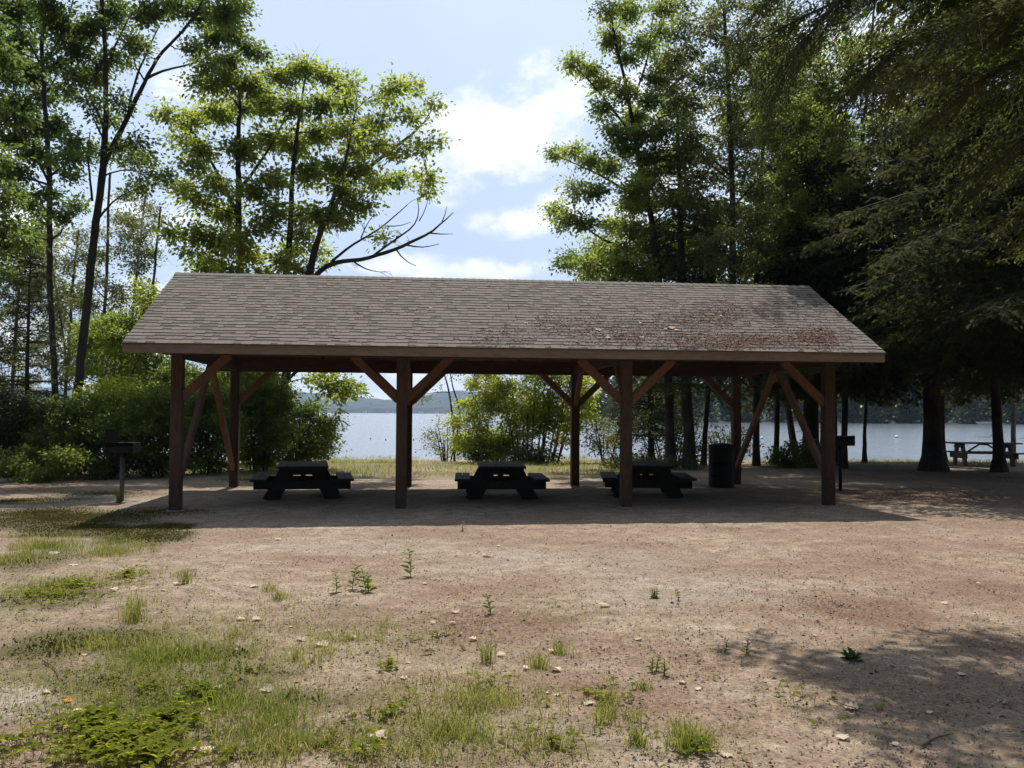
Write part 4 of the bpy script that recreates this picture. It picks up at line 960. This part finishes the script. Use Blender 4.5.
conifer('hemlock_tree', 'wide hemlock just outside the right edge, its dark boughs filling the right side', (11.9, 19.6, gp(11.9, 19.6)), 16, 4.9, 3.6, 150, 151, M['needle'], r0=.34, spray=(.16, .05), droop=.26, dens=1.0)
conifer('hemlock_tree', 'tall hemlock behind the right grill, dark boughs above the roof end', cbase(940, 462), 15.5, 4.2, 3.2, 150, 152, M['needle'], r0=.22, spray=(.17, .052), droop=.28)

# --- wood on the far right shore
t_ = np.random.default_rng(9)
ux = np.linspace(at(575, 420, 255)[0], at(1250, 420, 255)[0], 90); vv = np.linspace(0, 1, 14)
UU, VV = np.meshgrid(ux, vv)
edge = 232 + 30 * (fbm(UU / 40 + 3, UU * 0 + 1) - .5) + 60 * smooth(at(640, 420, 255)[0], at(575, 420, 255)[0], UU)
zz = WATER - .8 + (1.4 * smooth(0, .1, VV) + 9 * VV ** 1.3) * smooth(ux[0], ux[0] + 18, UU)
ii = np.arange(UU.size).reshape(UU.shape)
o = npmesh('far_shore', np.stack([UU, edge + VV * 170, zz], -1), np.stack([ii[:-1, :-1], ii[:-1, 1:], ii[1:, 1:], ii[1:, :-1]], -1).reshape(-1, 4), None, M['hills'], True)
mkprops(o, kind='structure')
lv = Leaves(); tqf = Q()
for k in range(330):
    x = t_.uniform(ux[0] + 6, ux[-1]); v = t_.random() ** 1.5
    e = 232 + 30 * (fbm(np.array([x / 40 + 3]), np.array([1.]))[0] - .5) + 60 * smooth(at(640, 420, 255)[0], at(575, 420, 255)[0], x)
    y = e + 1 + v * 120; z = WATER + .1 + 9 * v ** 1.3; Ht = t_.uniform(8, 15) * (.55 + .45 * min(1, (x - ux[0]) / 40)); w = t_.uniform(1.6, 3.2); con = t_.random() < .5
    n = 190
    f = t_.random(n)
    rad = w * ((1 - f) ** .8 if con else np.sqrt(np.clip(1 - (2 * f - .9) ** 2, .05, 1)))
    a = t_.uniform(0, 6.28, n); rr = rad * t_.random(n) ** .4
    p = np.stack([x + rr * np.cos(a), y + rr * np.sin(a), z + Ht * (.0 + 1. * f)], 1)
    D = t_.normal(size=(n, 3)) * np.array([1, 1, .5]); N = t_.normal(size=(n, 3)) + np.array([0, 0, .7])
    L = t_.uniform(.7, 1.7, n)
    lv.add(p, D, N, L, L * .8)
o = lv.build('far_wood', leafmat('far_leaf', [(.012, .028, .01), (.025, .045, .014), (.045, .07, .02), (.06, .085, .025)], .25), None)
mkprops(o, 'dark mixed wood along the far right shore of the lake', 'wood', kind='stuff')
lv = Leaves(); tqf = Q()  # unseen trees behind and beside the camera, added to cut low sky light
for k in range(150):
    a = t_.uniform(-2.35, 2.35); dd = t_.uniform(17, 30); x = dd * math.sin(a) * 1.25; y = 4 - dd * math.cos(a)
    if y > 16: continue
    z = gp(x, y); Ht = t_.uniform(10, 17); w = t_.uniform(1.8, 3.4); n = 420; f = t_.random(n) ** .9
    rad = w * np.sqrt(np.clip(1 - (2 * f - .8) ** 2, .08, 1)); aa = t_.uniform(0, 6.28, n); rr = rad * t_.random(n) ** .45
    lv.add(np.stack([x + rr * np.cos(aa), y + rr * np.sin(aa), z + .4 + Ht * f], 1), t_.normal(size=(n, 3)), t_.normal(size=(n, 3)) + np.array([0, 0, .7]), t_.uniform(.35, .8, n), t_.uniform(.25, .55, n))
    tqf.tube([(x, y, z - .1), (x + .1, y, z + Ht * .5), (x, y + .1, z + Ht * .95)], [.2, .14, .03], 6)
o = lv.build('unseen_wood', M['leaf_dark'], None)
mkprops(o, 'unseen mixed wood behind the camera and at its sides, added to cut the low sky light', 'wood', kind='stuff')
tqf.build('trunks', M['bark'], o)
# a pale boat pulled up there and the white cottages across the lake
d = ray(985, 420); bp = np.array([0, 0, EYE]) + d * (229 / d[1]); bp[2] = WATER
r = empty('rowing_boat', tuple(bp), R(80), 'small pale boat at the far right shore beyond the sunlit table', 'boat')
q = Q(); hull = []
for s, z in ((1., .62), (.86, .3), (.6, .0)):
    hull.append([(s * 1.0 * math.sin(a) ** 1 * .75, s * 2.2 * math.cos(a), z) for a in np.linspace(0, 2 * math.pi, 17)[:-1]])
Vh = np.concatenate(hull); qq = []
for k in range(2):
    for j in range(16): qq.append([k * 16 + j, k * 16 + (j + 1) % 16, (k + 1) * 16 + (j + 1) % 16, (k + 1) * 16 + j])
q.add(Vh, qq); q.build('hull', M['white'], r)
q = Q(); q.box((-.6, -.2, .42), (.6, .1, .46)); q.build('thwart', M['table_pale'], r)
M['roofdark'] = flat('cottage_roof', (.06, .055, .05), (.10, .09, .08))
for k, (x, lab) in enumerate([(388, 'tiny white cottage across the lake left of the second front post'), (394, 'second tiny white cottage across the lake left of the second front post'), (421, 'tiny white cottage across the lake right of the second front post'), (437, 'tiny white cottage across the lake nearest the leaning sapling'), (365, 'tiny white cottage across the lake nearest the left bushes')]):
    d = ray(x, 412.6); Yc = 1752; p = np.array([0, 0, EYE]) + d * (Yc / d[1])
    r = empty('cottage', (p[0], p[1], WATER), 0, lab, 'cottage', 'white cottages on the far shore')
    q = Q(); q.box((-3.5, -3, 0), (3.5, 3, 3.4)); q.build('wall', M['white'], r)
    q = Q(); q.add([(-3.8, -3.3, 3.3), (3.8, -3.3, 3.3), (3.8, 3.3, 3.3), (-3.8, 3.3, 3.3), (-3.8, 0, 5.4), (3.8, 0, 5.4)], [[0, 1, 5, 4], [2, 3, 4, 5], [0, 3, 2, 1]], [[0, 4, 3], [1, 2, 5]]); q.build('roof', M['roofdark'], r)

# ------------------------------------------------------------------ ground cover
g_ = np.random.default_rng(77)
def spots_px(ells, n):
    """n ground points inside picture-sized ellipses, weighted by their ground area and weight"""
    A = []
    for e in ells:
        c = onground(e[0], e[1]); rX = e[2] / F * c[1]; rY = .5 * abs(onground(e[0], e[1] - e[3])[1] - onground(e[0], min(e[1] + e[3], 900))[1])
        A.append((c[0], c[1], rX, rY, e[4] * rX * rY))
    w = np.array([a[4] for a in A]); w /= w.sum()
    k = g_.choice(len(A), n, p=w); A = np.array(A)
    a = g_.uniform(0, 6.283, n); r = np.abs(g_.normal(0, .62, n))
    x = A[k, 0] + A[k, 2] * r * np.cos(a); y = A[k, 1] + A[k, 3] * r * np.sin(a)
    return x, y
def blades(x, y, h, wd, lean, z0=None):
    """curved grass blades"""
    n = len(x); z = gz(x, y) if z0 is None else z0
    a = g_.uniform(0, 6.283, n); d = np.stack([np.cos(a), np.sin(a), np.zeros(n)], 1); b = np.stack([-np.sin(a), np.cos(a), np.zeros(n)], 1)
    a2 = g_.uniform(0, 6.283, n); b = np.stack([np.cos(a2), np.sin(a2), np.zeros(n)], 1)
    p = np.stack([x, y, z - .005], 1); h = h[:, None]; wd = wd[:, None]; ln = (lean * g_.uniform(.3, 1.5, n))[:, None]
    m = p + d * h * ln * .3 + np.array([0, 0, 1]) * h * .55; t = p + d * h * ln + np.array([0, 0, 1]) * h * (1 - .25 * ln)
    V = np.stack([p - b * wd * .5, p + b * wd * .5, m + b * wd * .42, m - b * wd * .42, t], 1)
    i = np.arange(n)[:, None] * 5
    return V.reshape(-1, 3), i + np.array([[0, 1, 2, 3]]), i + np.array([[3, 2, 4]])
def tufts(q, ells, nt, nb, rad, hmin, hmax, wmin, wmax, lean=.5):
    x, y = spots_px(ells, nt)
    m = g_.poisson(nb, nt) + 2; ii = np.repeat(np.arange(nt), m); n = len(ii)
    sz = g_.uniform(.6, 1.2, nt)[ii]
    px_ = x[ii] + g_.normal(0, 1, n) * rad * sz; py_ = y[ii] + g_.normal(0, 1, n) * rad * sz
    V, a, b = blades(px_, py_, g_.uniform(hmin, hmax, n) * sz, g_.uniform(wmin, wmax, n), np.full(n, lean))
    q.add(V, a, b)
q = Q()
tufts(q, [(45, 547, 62, 11, 1), (110, 552, 40, 10, .8), (20, 560, 50, 9, .6)], 170, 18, .08, .05, .15, .003, .006, .7)
tufts(q, [(270, 722, 62, 26, 1), (285, 752, 60, 20, 1), (230, 705, 40, 14, .6)], 55, 18, .07, .05, .18, .003, .006, .7)
tufts(q, [(450, 735, 80, 30, 1), (480, 705, 50, 20, .8), (420, 765, 60, 18, 1), (540, 755, 50, 14, .6)], 75, 17, .075, .05, .18, .003, .006, .75)
tufts(q, [(690, 745, 30, 20, 1), (640, 745, 26, 16, .6), (610, 720, 40, 16, .4)], 26, 24, .035, .06, .15, .004, .007, .6)
tufts(q, [(136, 608, 14, 8, 1), (225, 640, 20, 10, .6), (100, 650, 60, 14, .5), (190, 660, 50, 10, .4), (270, 592, 16, 4, .6), (185, 578, 12, 4, .6), (355, 640, 40, 10, .25), (560, 655, 12, 6, 1), (400, 632, 30, 8, .3), (300, 660, 60, 14, .3)], 90, 14, .04, .05, .13, .0035, .006)
tufts(q, [(160, 660, 170, 70, 1), (300, 740, 330, 40, 1), (480, 700, 180, 50, .5), (330, 640, 120, 40, .5), (700, 740, 90, 30, .3), (60, 590, 70, 24, 1)], 1700, 7, .07, .025, .085, .002, .0038, .8)
tufts(q, [(200, 700, 240, 68, 1), (480, 740, 200, 40, .7), (560, 620, 200, 50, .12), (820, 720, 150, 50, .12)], 2600, 5, .09, .018, .055, .0016, .003, 1.0)
# grass on the shore beyond the pavilion
n = 15000
x = g_.uniform(-9, 3.2, n); y = g_.uniform(22.6, 40.2, n)
k = fbm(x * .5, y * .5 + 3, 3) + .12 * (y > 37.5) + .07 * (y < 30) > .5
k &= np.hypot((x + 1.35) / 2.3, (y - 33.5) / 4.2) > g_.uniform(.7, 1.25, len(x))
x = x[k]; y = y[k]; n = len(x)
V, a, b = blades(x, y, g_.uniform(.05, .17, n) + .13 * (y > 38.4) * g_.random(n), g_.uniform(.008, .018, n), np.full(n, .5)); q.add(V, a, b)
n = 5000
x = g_.uniform(9, 24, n); y = g_.uniform(29, 39.5, n)
V, a, b = blades(x, y, g_.uniform(.05, .16, n), g_.uniform(.008, .018, n), np.full(n, .5)); q.add(V, a, b)
o = q.build('grass', M['grass']); mkprops(o, 'patchy yellow green grass tufts growing through the gravel and along the shore', 'grass', kind='stuff')
# moss
q = Q()
me_ = [(c[0], c[1], c[2], c[3], c[4]) for c in PATCH['moss']]
x, y = spots_px(me_, 30000)
keep = mask('moss', x, y) > g_.uniform(.05, .9, len(x)); x = x[keep]; y = y[keep]; n = len(x)
V, a, b = blades(x, y, g_.uniform(.012, .035, n), g_.uniform(.008, .018, n), np.full(n, .8)); q.add(V, a, b)
o = q.build('moss', M['moss']); mkprops(o, 'brownish green moss in low patches on the left ground', 'moss', kind='stuff')
# broad-leaved ground cover
def cover(ells, n, hmin, hmax, smin, smax, lv, q):
    x, y = spots_px(ells, n); z = gz(x, y)
    h = g_.uniform(hmin, hmax, n)
    tip = np.stack([x + g_.normal(0, .015, n), y + g_.normal(0, .015, n), z + h], 1)
    P = np.stack([np.stack([x, y, z - .005], 1), (np.stack([x, y, z], 1) + tip) / 2, tip], 1)
    q.tubes(P, np.tile([[.0016, .0014, .001]], (n, 1)), 3)
    a0 = g_.uniform(0, 6.283, n); s = g_.uniform(smin, smax, n)
    for k in range(3):
        a = a0 + k * 2.09 + g_.normal(0, .2, n)
        D = np.stack([np.cos(a), np.sin(a), g_.normal(-.05, .2, n)], 1); N = g_.normal(0, .2, (n, 3)) + np.array([0, 0, 1])
        lv.add(tip, D, N, s, s * .85)
lv = Leaves(); q = Q()
cover([(120, 745, 68, 24, 1), (170, 725, 24, 14, 1), (150, 762, 50, 14, 1), (95, 725, 40, 12, .6)], 720, .03, .09, .022, .042, lv, q)
cover([(205, 695, 30, 8, 1), (20, 745, 30, 20, .5), (395, 715, 40, 20, .35), (560, 748, 26, 10, .8), (600, 700, 40, 12, .25), (370, 755, 40, 16, .4), (80, 590, 40, 10, .5), (30, 600, 30, 10, .6), (130, 578, 30, 8, .5), (800, 700, 120, 30, .03), (440, 640, 60, 20, .06), (390, 668, 20, 8, .5), (230, 760, 30, 10, .8), (700, 755, 30, 10, .5), (490, 690, 30, 10, .4)], 620, .02, .07, .018, .036, lv, q)
cover([(150, 690, 190, 60, 1), (330, 745, 300, 30, .8), (60, 600, 90, 30, .8), (600, 735, 200, 30, .3)], 900, .015, .045, .010, .022, lv, q)
o = lv.build('ground_cover', M['clover'], None); mkprops(o, 'bright green clover-like ground cover in the bottom left foreground', 'ground cover', kind='stuff')
st_ = q.build('stems', M['weed'], o)
# stones and bits of leaf on the bare ground
def scatter(n, y0, y1, half):
    y = y0 + (y1 - y0) * g_.random(n) ** 1.5; x = g_.uniform(-1, 1, n) * (half * y + .3)
    return x, y
x, y = scatter(30000, 3.9, 15.5, .57); n = len(x)
sz = g_.uniform(.0025, .008, n) * (1 + 1.2 * (g_.random(n) < .06))
a = g_.uniform(0, 6.283, n); z = gz(x, y) + .004
V = np.zeros((n, 5, 3))
for k in range(4):
    rr = sz * g_.uniform(.6, 1.3, n)
    V[:, k] = np.stack([x + rr * np.cos(a + k * 1.571), y + rr * np.sin(a + k * 1.571), z - .004], 1)
V[:, 4] = np.stack([x + g_.normal(0, .25, n) * sz, y + g_.normal(0, .25, n) * sz, z + sz * g_.uniform(.3, .8, n)], 1)
i = np.arange(n)[:, None, None] * 5
o = npmesh('gravel', V.reshape(-1, 3), None, (i + np.array([[[0, 1, 4], [1, 2, 4], [2, 3, 4], [3, 0, 4]]])).reshape(-1, 3), M['gravel'])
mkprops(o, 'loose small stones on the bare tan ground in front of the pavilion', 'gravel', kind='stuff')
x, y = scatter(16000, 3.9, 22, .58)
xr, yr = spots_px([(c[0], min(c[1], 760), c[2], c[3], c[4]) for c in PATCH['red']], 12000); x = np.r_[x, xr]; y = np.r_[y, yr]
n = len(x); P = np.stack([x, y, gz(x, y) + .010], 1); N_ = unit(g_.normal(0, .3, (n, 3)) + np.array([0, 0, 1])); q = Q()
flakes(q, P, N_, g_.uniform(.004, .018, n), g_.uniform(.0015, .007, n), 5)
o = q.build('leaf_litter', M['litter']); mkprops(o, 'fine brown leaf and needle bits strewn over the ground', 'leaf litter', kind='stuff')

# ------------------------------------------------------------------ single plants
def weed(x, y, hpx, kind, label, mat=None, wide=1.0):
    p = at_ground(x, y); h = hpx * p[1] / F
    r = empty('weed', tuple(p), g_.uniform(0, 6), label, 'weed')
    m = mat or M['weed']
    if kind == 'stalk':
        q = Q(); lv = Leaves(); ns = 3 if wide > 1 else 1
        for s in range(ns):
            bx = g_.normal(0, .012 * wide * ns, 2); tp = np.array([bx[0] + g_.normal(0, .12 * h), bx[1] + g_.normal(0, .12 * h), h * g_.uniform(.7, 1)])
            b0 = np.array([bx[0], bx[1], -.01]); q.tube([b0, (b0 + tp) / 2 + g_.normal(0, .02 * h, 3), tp], [.004, .003, .0015], 5)
            n = 16; f = np.linspace(.12, 1, n)[:, None]; a = np.arange(n) * 2.4 + g_.uniform(0, 6)
            D = np.stack([np.cos(a), np.sin(a), np.full(n, .45)], 1); L = np.full(n, .36 * h * wide ** .4) * g_.uniform(.6, 1.1, n) * (1.1 - .5 * f[:, 0])
            lv.add(b0 * (1 - f) + tp * f, D, g_.normal(0, .2, (n, 3)) + np.array([0, 0, 1]), L, L * .5)
        q.build('stem', m, r, True); lv.build('leaves', m, r)
    elif kind == 'rosette':
        lv = Leaves(); n = 22; a = np.arange(n) * 2.4; e = np.linspace(.15, 1.2, n)
        D = np.stack([np.cos(a) * np.cos(e), np.sin(a) * np.cos(e), np.sin(e)], 1); L = h * g_.uniform(.7, 1.1, n)
        lv.add(np.zeros((n, 3)) + g_.normal(0, .01, (n, 3)), D, np.array([0, 0, 1.]) - D * .4 + g_.normal(0, .1, (n, 3)), L, L * .42); lv.build('leaves', m, r)
    else:
        n = int(60 * wide); xx = g_.normal(0, .022 * wide, n); yy = g_.normal(0, .022 * wide, n)
        V, a, b = blades(xx, yy, g_.uniform(.5, 1.05, n) * h, g_.uniform(.003, .006, n), np.full(n, .45), np.zeros(n)); q = Q(); q.add(V, a, b); q.build('blades', M['grass'], r)
for w in [(412, 577, 32, 'stalk', 'tall thin weed stalk standing alone in front of the second post'),
          (368, 590, 24, 'stalk', 'bushy low weed with many stems beside a thinner one', None, 1.8),
          (338, 592, 24, 'stalk', 'thin pale weed just left of the bushy one'),
          (491, 614, 24, 'stalk', 'slender yellowish weed on the reddish ground at the centre'),
          (489, 663, 32, 'tuft', 'upright grass tuft below the slender yellowish weed', None, 1.0),
          (542, 668, 22, 'tuft', 'spreading low grass tuft among pale dead leaves', None, 1.6),
          (853, 660, 15, 'rosette', 'dark green broad-leaved weed at the edge of the tree shadow', M['weed_dark']),
          (749, 656, 19, 'stalk', 'small green weed just left of the tree shadow'),
          (659, 598, 12, 'stalk', 'small weed, left one of a close pair on bare gravel', None, 1.5),
          (678, 600, 13, 'stalk', 'small weed, right one of a close pair on bare gravel'),
          (464, 531, 11, 'stalk', 'small bright weed at the shadow edge before the middle table'),
          (726, 652, 16, 'stalk', 'spindly yellow weed near the tree shadow'),
          (186, 584, 16, 'tuft', 'grass tuft beside a pale dead leaf on the left', None, 1.4),
          (280, 600, 15, 'tuft', 'sparse dry grass tuft on the tan ground left of centre', None, 1.5),
          (135, 622, 26, 'tuft', 'thick bright grass tuft on the left ground', None, 2.0),
          (666, 672, 17, 'stalk', 'yellow green weed with round leaves right of centre', None, 1.5),
          (645, 690, 14, 'tuft', 'short grass tuft right of centre in the litter', None, 1.2),
          (120, 503, 20, 'tuft', 'green weed tuft at the foot of the left grill post', None, 1.4)]:
    weed(*w)

# ------------------------------------------------------------------ fallen leaves, each its own thing
def leaf_mesh(seed, mat):
    r = np.random.default_rng(seed); n = 9
    f = np.linspace(0, 1, n); lob = (.16 + .30 * np.sin(np.pi * np.clip(f * 1.02, 0, 1)) ** .8) * (1 + .38 * np.sin(f * 19 + r.uniform(0, 6)))
    lob[0] = .02; lob[-1] = .03
    V = []
    cu, cv_ = r.uniform(-.1, .3), r.uniform(-.35, .45)
    for k in range(n):
        for s in (-1, -.5, 0, .5, 1):
            w = lob[k] * s * r.uniform(.85, 1.1)
            V.append((f[k] - .5, w, cu * (f[k] - .45) ** 2 * .9 + cv_ * w * w * 1.3 + r.normal(0, .03)))
    V = np.array(V); V[:, 2] -= V[:, 2].min()
    qd = [[k * 5 + j, (k + 1) * 5 + j, (k + 1) * 5 + j + 1, k * 5 + j + 1] for k in range(n - 1) for j in range(4)]
    o = npmesh('fallen_leaf', V, qd, None, mat, True); return o
LEAFSRC = [leaf_mesh(s, M['dead_leaf']) for s in range(5)]
used = [False] * 5
def put_leaf(p, size, label, group, src=None, tilt=.12, nrm=None):
    k = int(g_.integers(5)) if src is None else src
    o = LEAFSRC[k]
    if used[k]: o = o.copy(); COL.objects.link(o)
    used[k] = True
    o.location = tuple(p); o.scale = (size, size, size)
    o.rotation_euler = (g_.normal(0, tilt), g_.normal(0, tilt), g_.uniform(0, 6.28))
    if nrm is not None:
        o.rotation_euler = (Vector(nrm).to_track_quat('Z', 'Y') @ Matrix.Rotation(g_.uniform(0, 6.28), 3, 'Z').to_quaternion()).to_euler()
    mkprops(o, label, 'dead leaf', group)
    return o
big = [(205, 753, 22), (381, 738, 16), (299, 750, 14), (59, 753, 14), (324, 646, 14), (303, 641, 11), (258, 620, 9), (242, 620, 9), (256, 587, 9), (181, 585, 12), (129, 576, 10), (115, 591, 9), (279, 540, 8), (355, 638, 7), (488, 557, 12), (457, 613, 8), (475, 640, 9),
       (503, 656, 9), (528, 669, 8), (558, 671, 11), (555, 652, 9), (591, 705, 11), (560, 696, 8), (406, 679, 8), (606, 606, 13), (946, 604, 7), (729, 757, 12), (854, 709, 14), (845, 739, 12), (55, 554, 10), (75, 566, 9), (268, 692, 12), (220, 688, 8), (640, 640, 7), (410, 664, 7), (330, 632, 7), (600, 706, 8), (700, 690, 7)]
for x, y, s in big:
    p = at_ground(x, y); put_leaf((p[0], p[1], p[2] + .008), s * p[1] / F, 'pale curled dead leaf lying on the open ground before the pavilion', 'dead leaves scattered on the ground')
for k in range(42):
    y = 545 + 215 * g_.random(); x = g_.uniform(20, 1000) if g_.random() < .5 else g_.uniform(20, 520)
    p = at_ground(x, y); put_leaf((p[0], p[1], p[2] + .006), g_.uniform(.025, .055), 'pale curled dead leaf lying on the open ground before the pavilion', 'dead leaves scattered on the ground')
p = at_ground(70, 702); o = leaf_mesh(9, M['dead_leaf_orange']); o.location = (p[0], p[1], p[2] + .008); o.scale = (.05,) * 3; o.rotation_euler = (.1, .1, .4)
mkprops(o, 'single orange dead leaf on the sandy ground at lower left', 'dead leaf')
def roof_pt(x, y, h=.016):
    d = ray(x, y); p0 = world_S(0, 0, h); tt = np.dot(p0 - np.array([0, 0, EYE]), nw) / np.dot(d, nw); return np.array([0, 0, EYE]) + d * tt
for x, y, s in [(671, 328, .12), (676, 330, .08), (665, 329, .07), (598, 330, .10), (608, 338, .09), (720, 316, .07), (641, 337, .08), (526, 323, .06), (640, 323, .06), (488, 307, .05), (430, 308, .05)]:
    put_leaf(roof_pt(x, y), s, 'pale dead leaf lying on the roof shingles', 'dead leaves on the roof', nrm=nw)
# dry sticks
def stick(pts, r0, label):
    P = np.array([at_ground(x, y) + np.array([0, 0, .012]) for x, y in pts]); P = resample(np.c_[P, np.zeros(len(P))], .05)[:, :3]
    c = P[0].copy(); q = Q(); q.capped(P - c, np.linspace(r0, r0 * .4, len(P)), 6)
    o = q.build('dry_stick', M['stick']); o.location = tuple(c); mkprops(o, label, 'stick')
stick([(838, 703), (850, 710), (866, 711)], .006, 'short dry stick lying in the tree shadow at lower right')
stick([(500, 742), (520, 752), (538, 768)], .006, 'curved pale dry stick among the grass at the bottom')
stick([(925, 748), (940, 738), (956, 736)], .006, 'dry stick at the lower right corner in the shadow')
stick([(45, 662), (58, 670), (62, 680)], .006, 'thin dry twig on the mossy ground at lower left')
HAZE = .00014; EXPO = .28

# ------------------------------------------------------------------ camera, sun, sky
cam = bpy.data.cameras.new('camera'); cam.sensor_fit = 'HORIZONTAL'; cam.sensor_width = 36; cam.lens = F / 1024 * 36; cam.clip_start = .05; cam.clip_end = 20000
co = bpy.data.objects.new('camera', cam); COL.objects.link(co)
co.matrix_world = Matrix.Translation((0, 0, EYE)) @ Matrix.Rotation(math.pi / 2 + PITCH, 4, 'X') @ Matrix.Rotation(ROLL, 4, 'Z')
sc.camera = co
sun = bpy.data.lights.new('sun', 'SUN'); sun.energy = 5.0; sun.angle = R(.5); sun.color = (1, .95, .87)
so_ = bpy.data.objects.new('sun', sun); COL.objects.link(so_)
sdir = Vector((math.cos(SUN_EL) * math.sin(SUN_AZ), math.cos(SUN_EL) * math.cos(SUN_AZ), math.sin(SUN_EL)))
so_.rotation_euler = sdir.to_track_quat('Z', 'Y').to_euler(); so_.location = (0, 0, 60)
wd = bpy.data.worlds.new('World'); sc.world = wd; wd.use_nodes = True
nt = wd.node_tree; nt.nodes.clear()
W_ = NT.__new__(NT); W_.t = nt
wo = nt.nodes.new('ShaderNodeOutputWorld'); bg = nt.nodes.new('ShaderNodeBackground')
sky = nt.nodes.new('ShaderNodeTexSky'); sky.sky_type = 'NISHITA'; sky.sun_disc = False
sky.sun_elevation = SUN_EL; sky.sun_rotation = SUN_AZ % (2 * math.pi); sky.altitude = 200; sky.air_density = 1.0; sky.dust_density = 2.2; sky.ozone_density = 1.5
tc = nt.nodes.new('ShaderNodeTexCoord')
sx = nt.nodes.new('ShaderNodeSeparateXYZ'); nt.links.new(tc.outputs['Generated'], sx.inputs[0])
az = W_.math('ARCTAN2', sx.outputs[0], sx.outputs[1]); el = W_.math('ARCSINE', sx.outputs[2])
cv = nt.nodes.new('ShaderNodeCombineXYZ'); nt.links.new(az, cv.inputs[0]); nt.links.new(W_.math('MULTIPLY', el, 1.5), cv.inputs[1])
nz = W_.noise(8.5, 9, .64, cv.outputs[0]); nz2 = W_.noise(2.1, 6, .55, cv.outputs[0])
CL = [(505, 130, 75, 45, 1), (450, 165, 45, 35, .9), (555, 110, 45, 50, .9), (515, 222, 50, 16, .9), (600, 210, 60, 35, .7), (440, 268, 90, 14, 1), (540, 268, 60, 12, .7), (190, 75, 45, 35, .75), (140, 215, 70, 30, .65), (30, 250, 80, 60, .7), (230, 120, 60, 40, .3), (640, 90, 60, 50, .6), (100, 300, 120, 40, .5),
      (512, 352, 620, 34, .85), (380, 392, 500, 16, .7), (800, 180, 200, 90, .5), (380, 300, 80, 10, .6), (900, 60, 120, 80, .5), (-150, 160, 140, 80, .6), (1200, 200, 140, 60, .7)]
tot = None
for (x, y, rx, ry, s) in CL:
    d = ray(x, y); d = d / np.linalg.norm(d)
    a0 = math.atan2(d[0], d[1]); e0 = math.asin(d[2])
    u = W_.math('MULTIPLY', W_.math('SUBTRACT', az, a0), F / rx); v = W_.math('MULTIPLY', W_.math('SUBTRACT', el, e0), F / ry)
    r2 = W_.math('ADD', W_.math('MULTIPLY', u, u), W_.math('MULTIPLY', v, v))
    g_ = W_.math('MULTIPLY', W_.math('SUBTRACT', 1.0, W_.math('MULTIPLY', r2, .5), True), s)
    tot = g_ if tot is None else W_.math('MAXIMUM', tot, g_)
f = W_.math('ADD', W_.math('MULTIPLY', tot, .55), W_.math('MULTIPLY', W_.math('MULTIPLY', W_.math('SUBTRACT', nz, .5), 1.9), W_.math('MULTIPLY', tot, 3.0, True)))
mr = nt.nodes.new('ShaderNodeMapRange'); mr.interpolation_type = 'SMOOTHSTEP'; mr.inputs[1].default_value = .14; mr.inputs[2].default_value = .56
nt.links.new(f, mr.inputs[0])
shade = W_.ramp(nz2, [(.3, (13, 13.8, 15.4)), (.6, (18, 18, 18))])
thin = W_.ramp(W_.noise(1.4, 5, .55, cv.outputs[0]), [(.3, (.7, .7, .7)), (.7, (1, 1, 1))])
dt = nt.nodes.new('ShaderNodeVectorMath'); dt.operation = 'DOT_PRODUCT'; nt.links.new(tc.outputs['Generated'], dt.inputs[0]); dt.inputs[1].default_value = sdir
veil = W_.ramp(W_.math('ADD', W_.math('MULTIPLY', dt.outputs['Value'], .5), .5), [(.3, (.7, 1.1, 2.0)), (.62, (3.6, 5.2, 8.2)), (.78, (9.2, 11.4, 15.2)), (.9, (10.5, 12.6, 16)), (1, (12, 12.8, 14))])
base = W_.mix(thin, sky.outputs[0], veil)
cc = W_.mix(W_.math('MULTIPLY', mr.outputs[0], .93), base, shade)
nt.links.new(cc, bg.inputs[0]); bg.inputs[1].default_value = .06
nt.links.new(bg.outputs[0], wo.inputs[0])

# ------------------------------------------------------------------ haze
if HAZE:
    hm = bpy.data.materials.new('haze'); hm.use_nodes = True; ht = hm.node_tree; ht.nodes.clear()
    ho = ht.nodes.new('ShaderNodeOutputMaterial'); pv = ht.nodes.new('ShaderNodeVolumePrincipled')
    pv.inputs['Density'].default_value = HAZE; pv.inputs['Color'].default_value = (.56, .73, 1, 1); pv.inputs['Anisotropy'].default_value = .2
    ht.links.new(pv.outputs[0], ho.inputs['Volume'])
    q = Q(); q.box((-6300, -6300, -9), (6300, 6300, 190)); hz = q.build('haze', hm)
    mkprops(hz, kind='stuff')

sc.render.engine = 'CYCLES'
cyc = sc.cycles
cyc.max_bounces = 6; cyc.diffuse_bounces = 3; cyc.glossy_bounces = 2; cyc.transmission_bounces = 4; cyc.transparent_max_bounces = 6; cyc.volume_bounces = 0
cyc.use_denoising = True; cyc.caustics_reflective = False; cyc.caustics_refractive = False
cyc.sample_clamp_indirect = 6
vs = sc.view_settings; vs.view_transform = 'Standard'; vs.look = 'None'; vs.exposure = EXPO; vs.gamma = 1; vs.use_curve_mapping = False
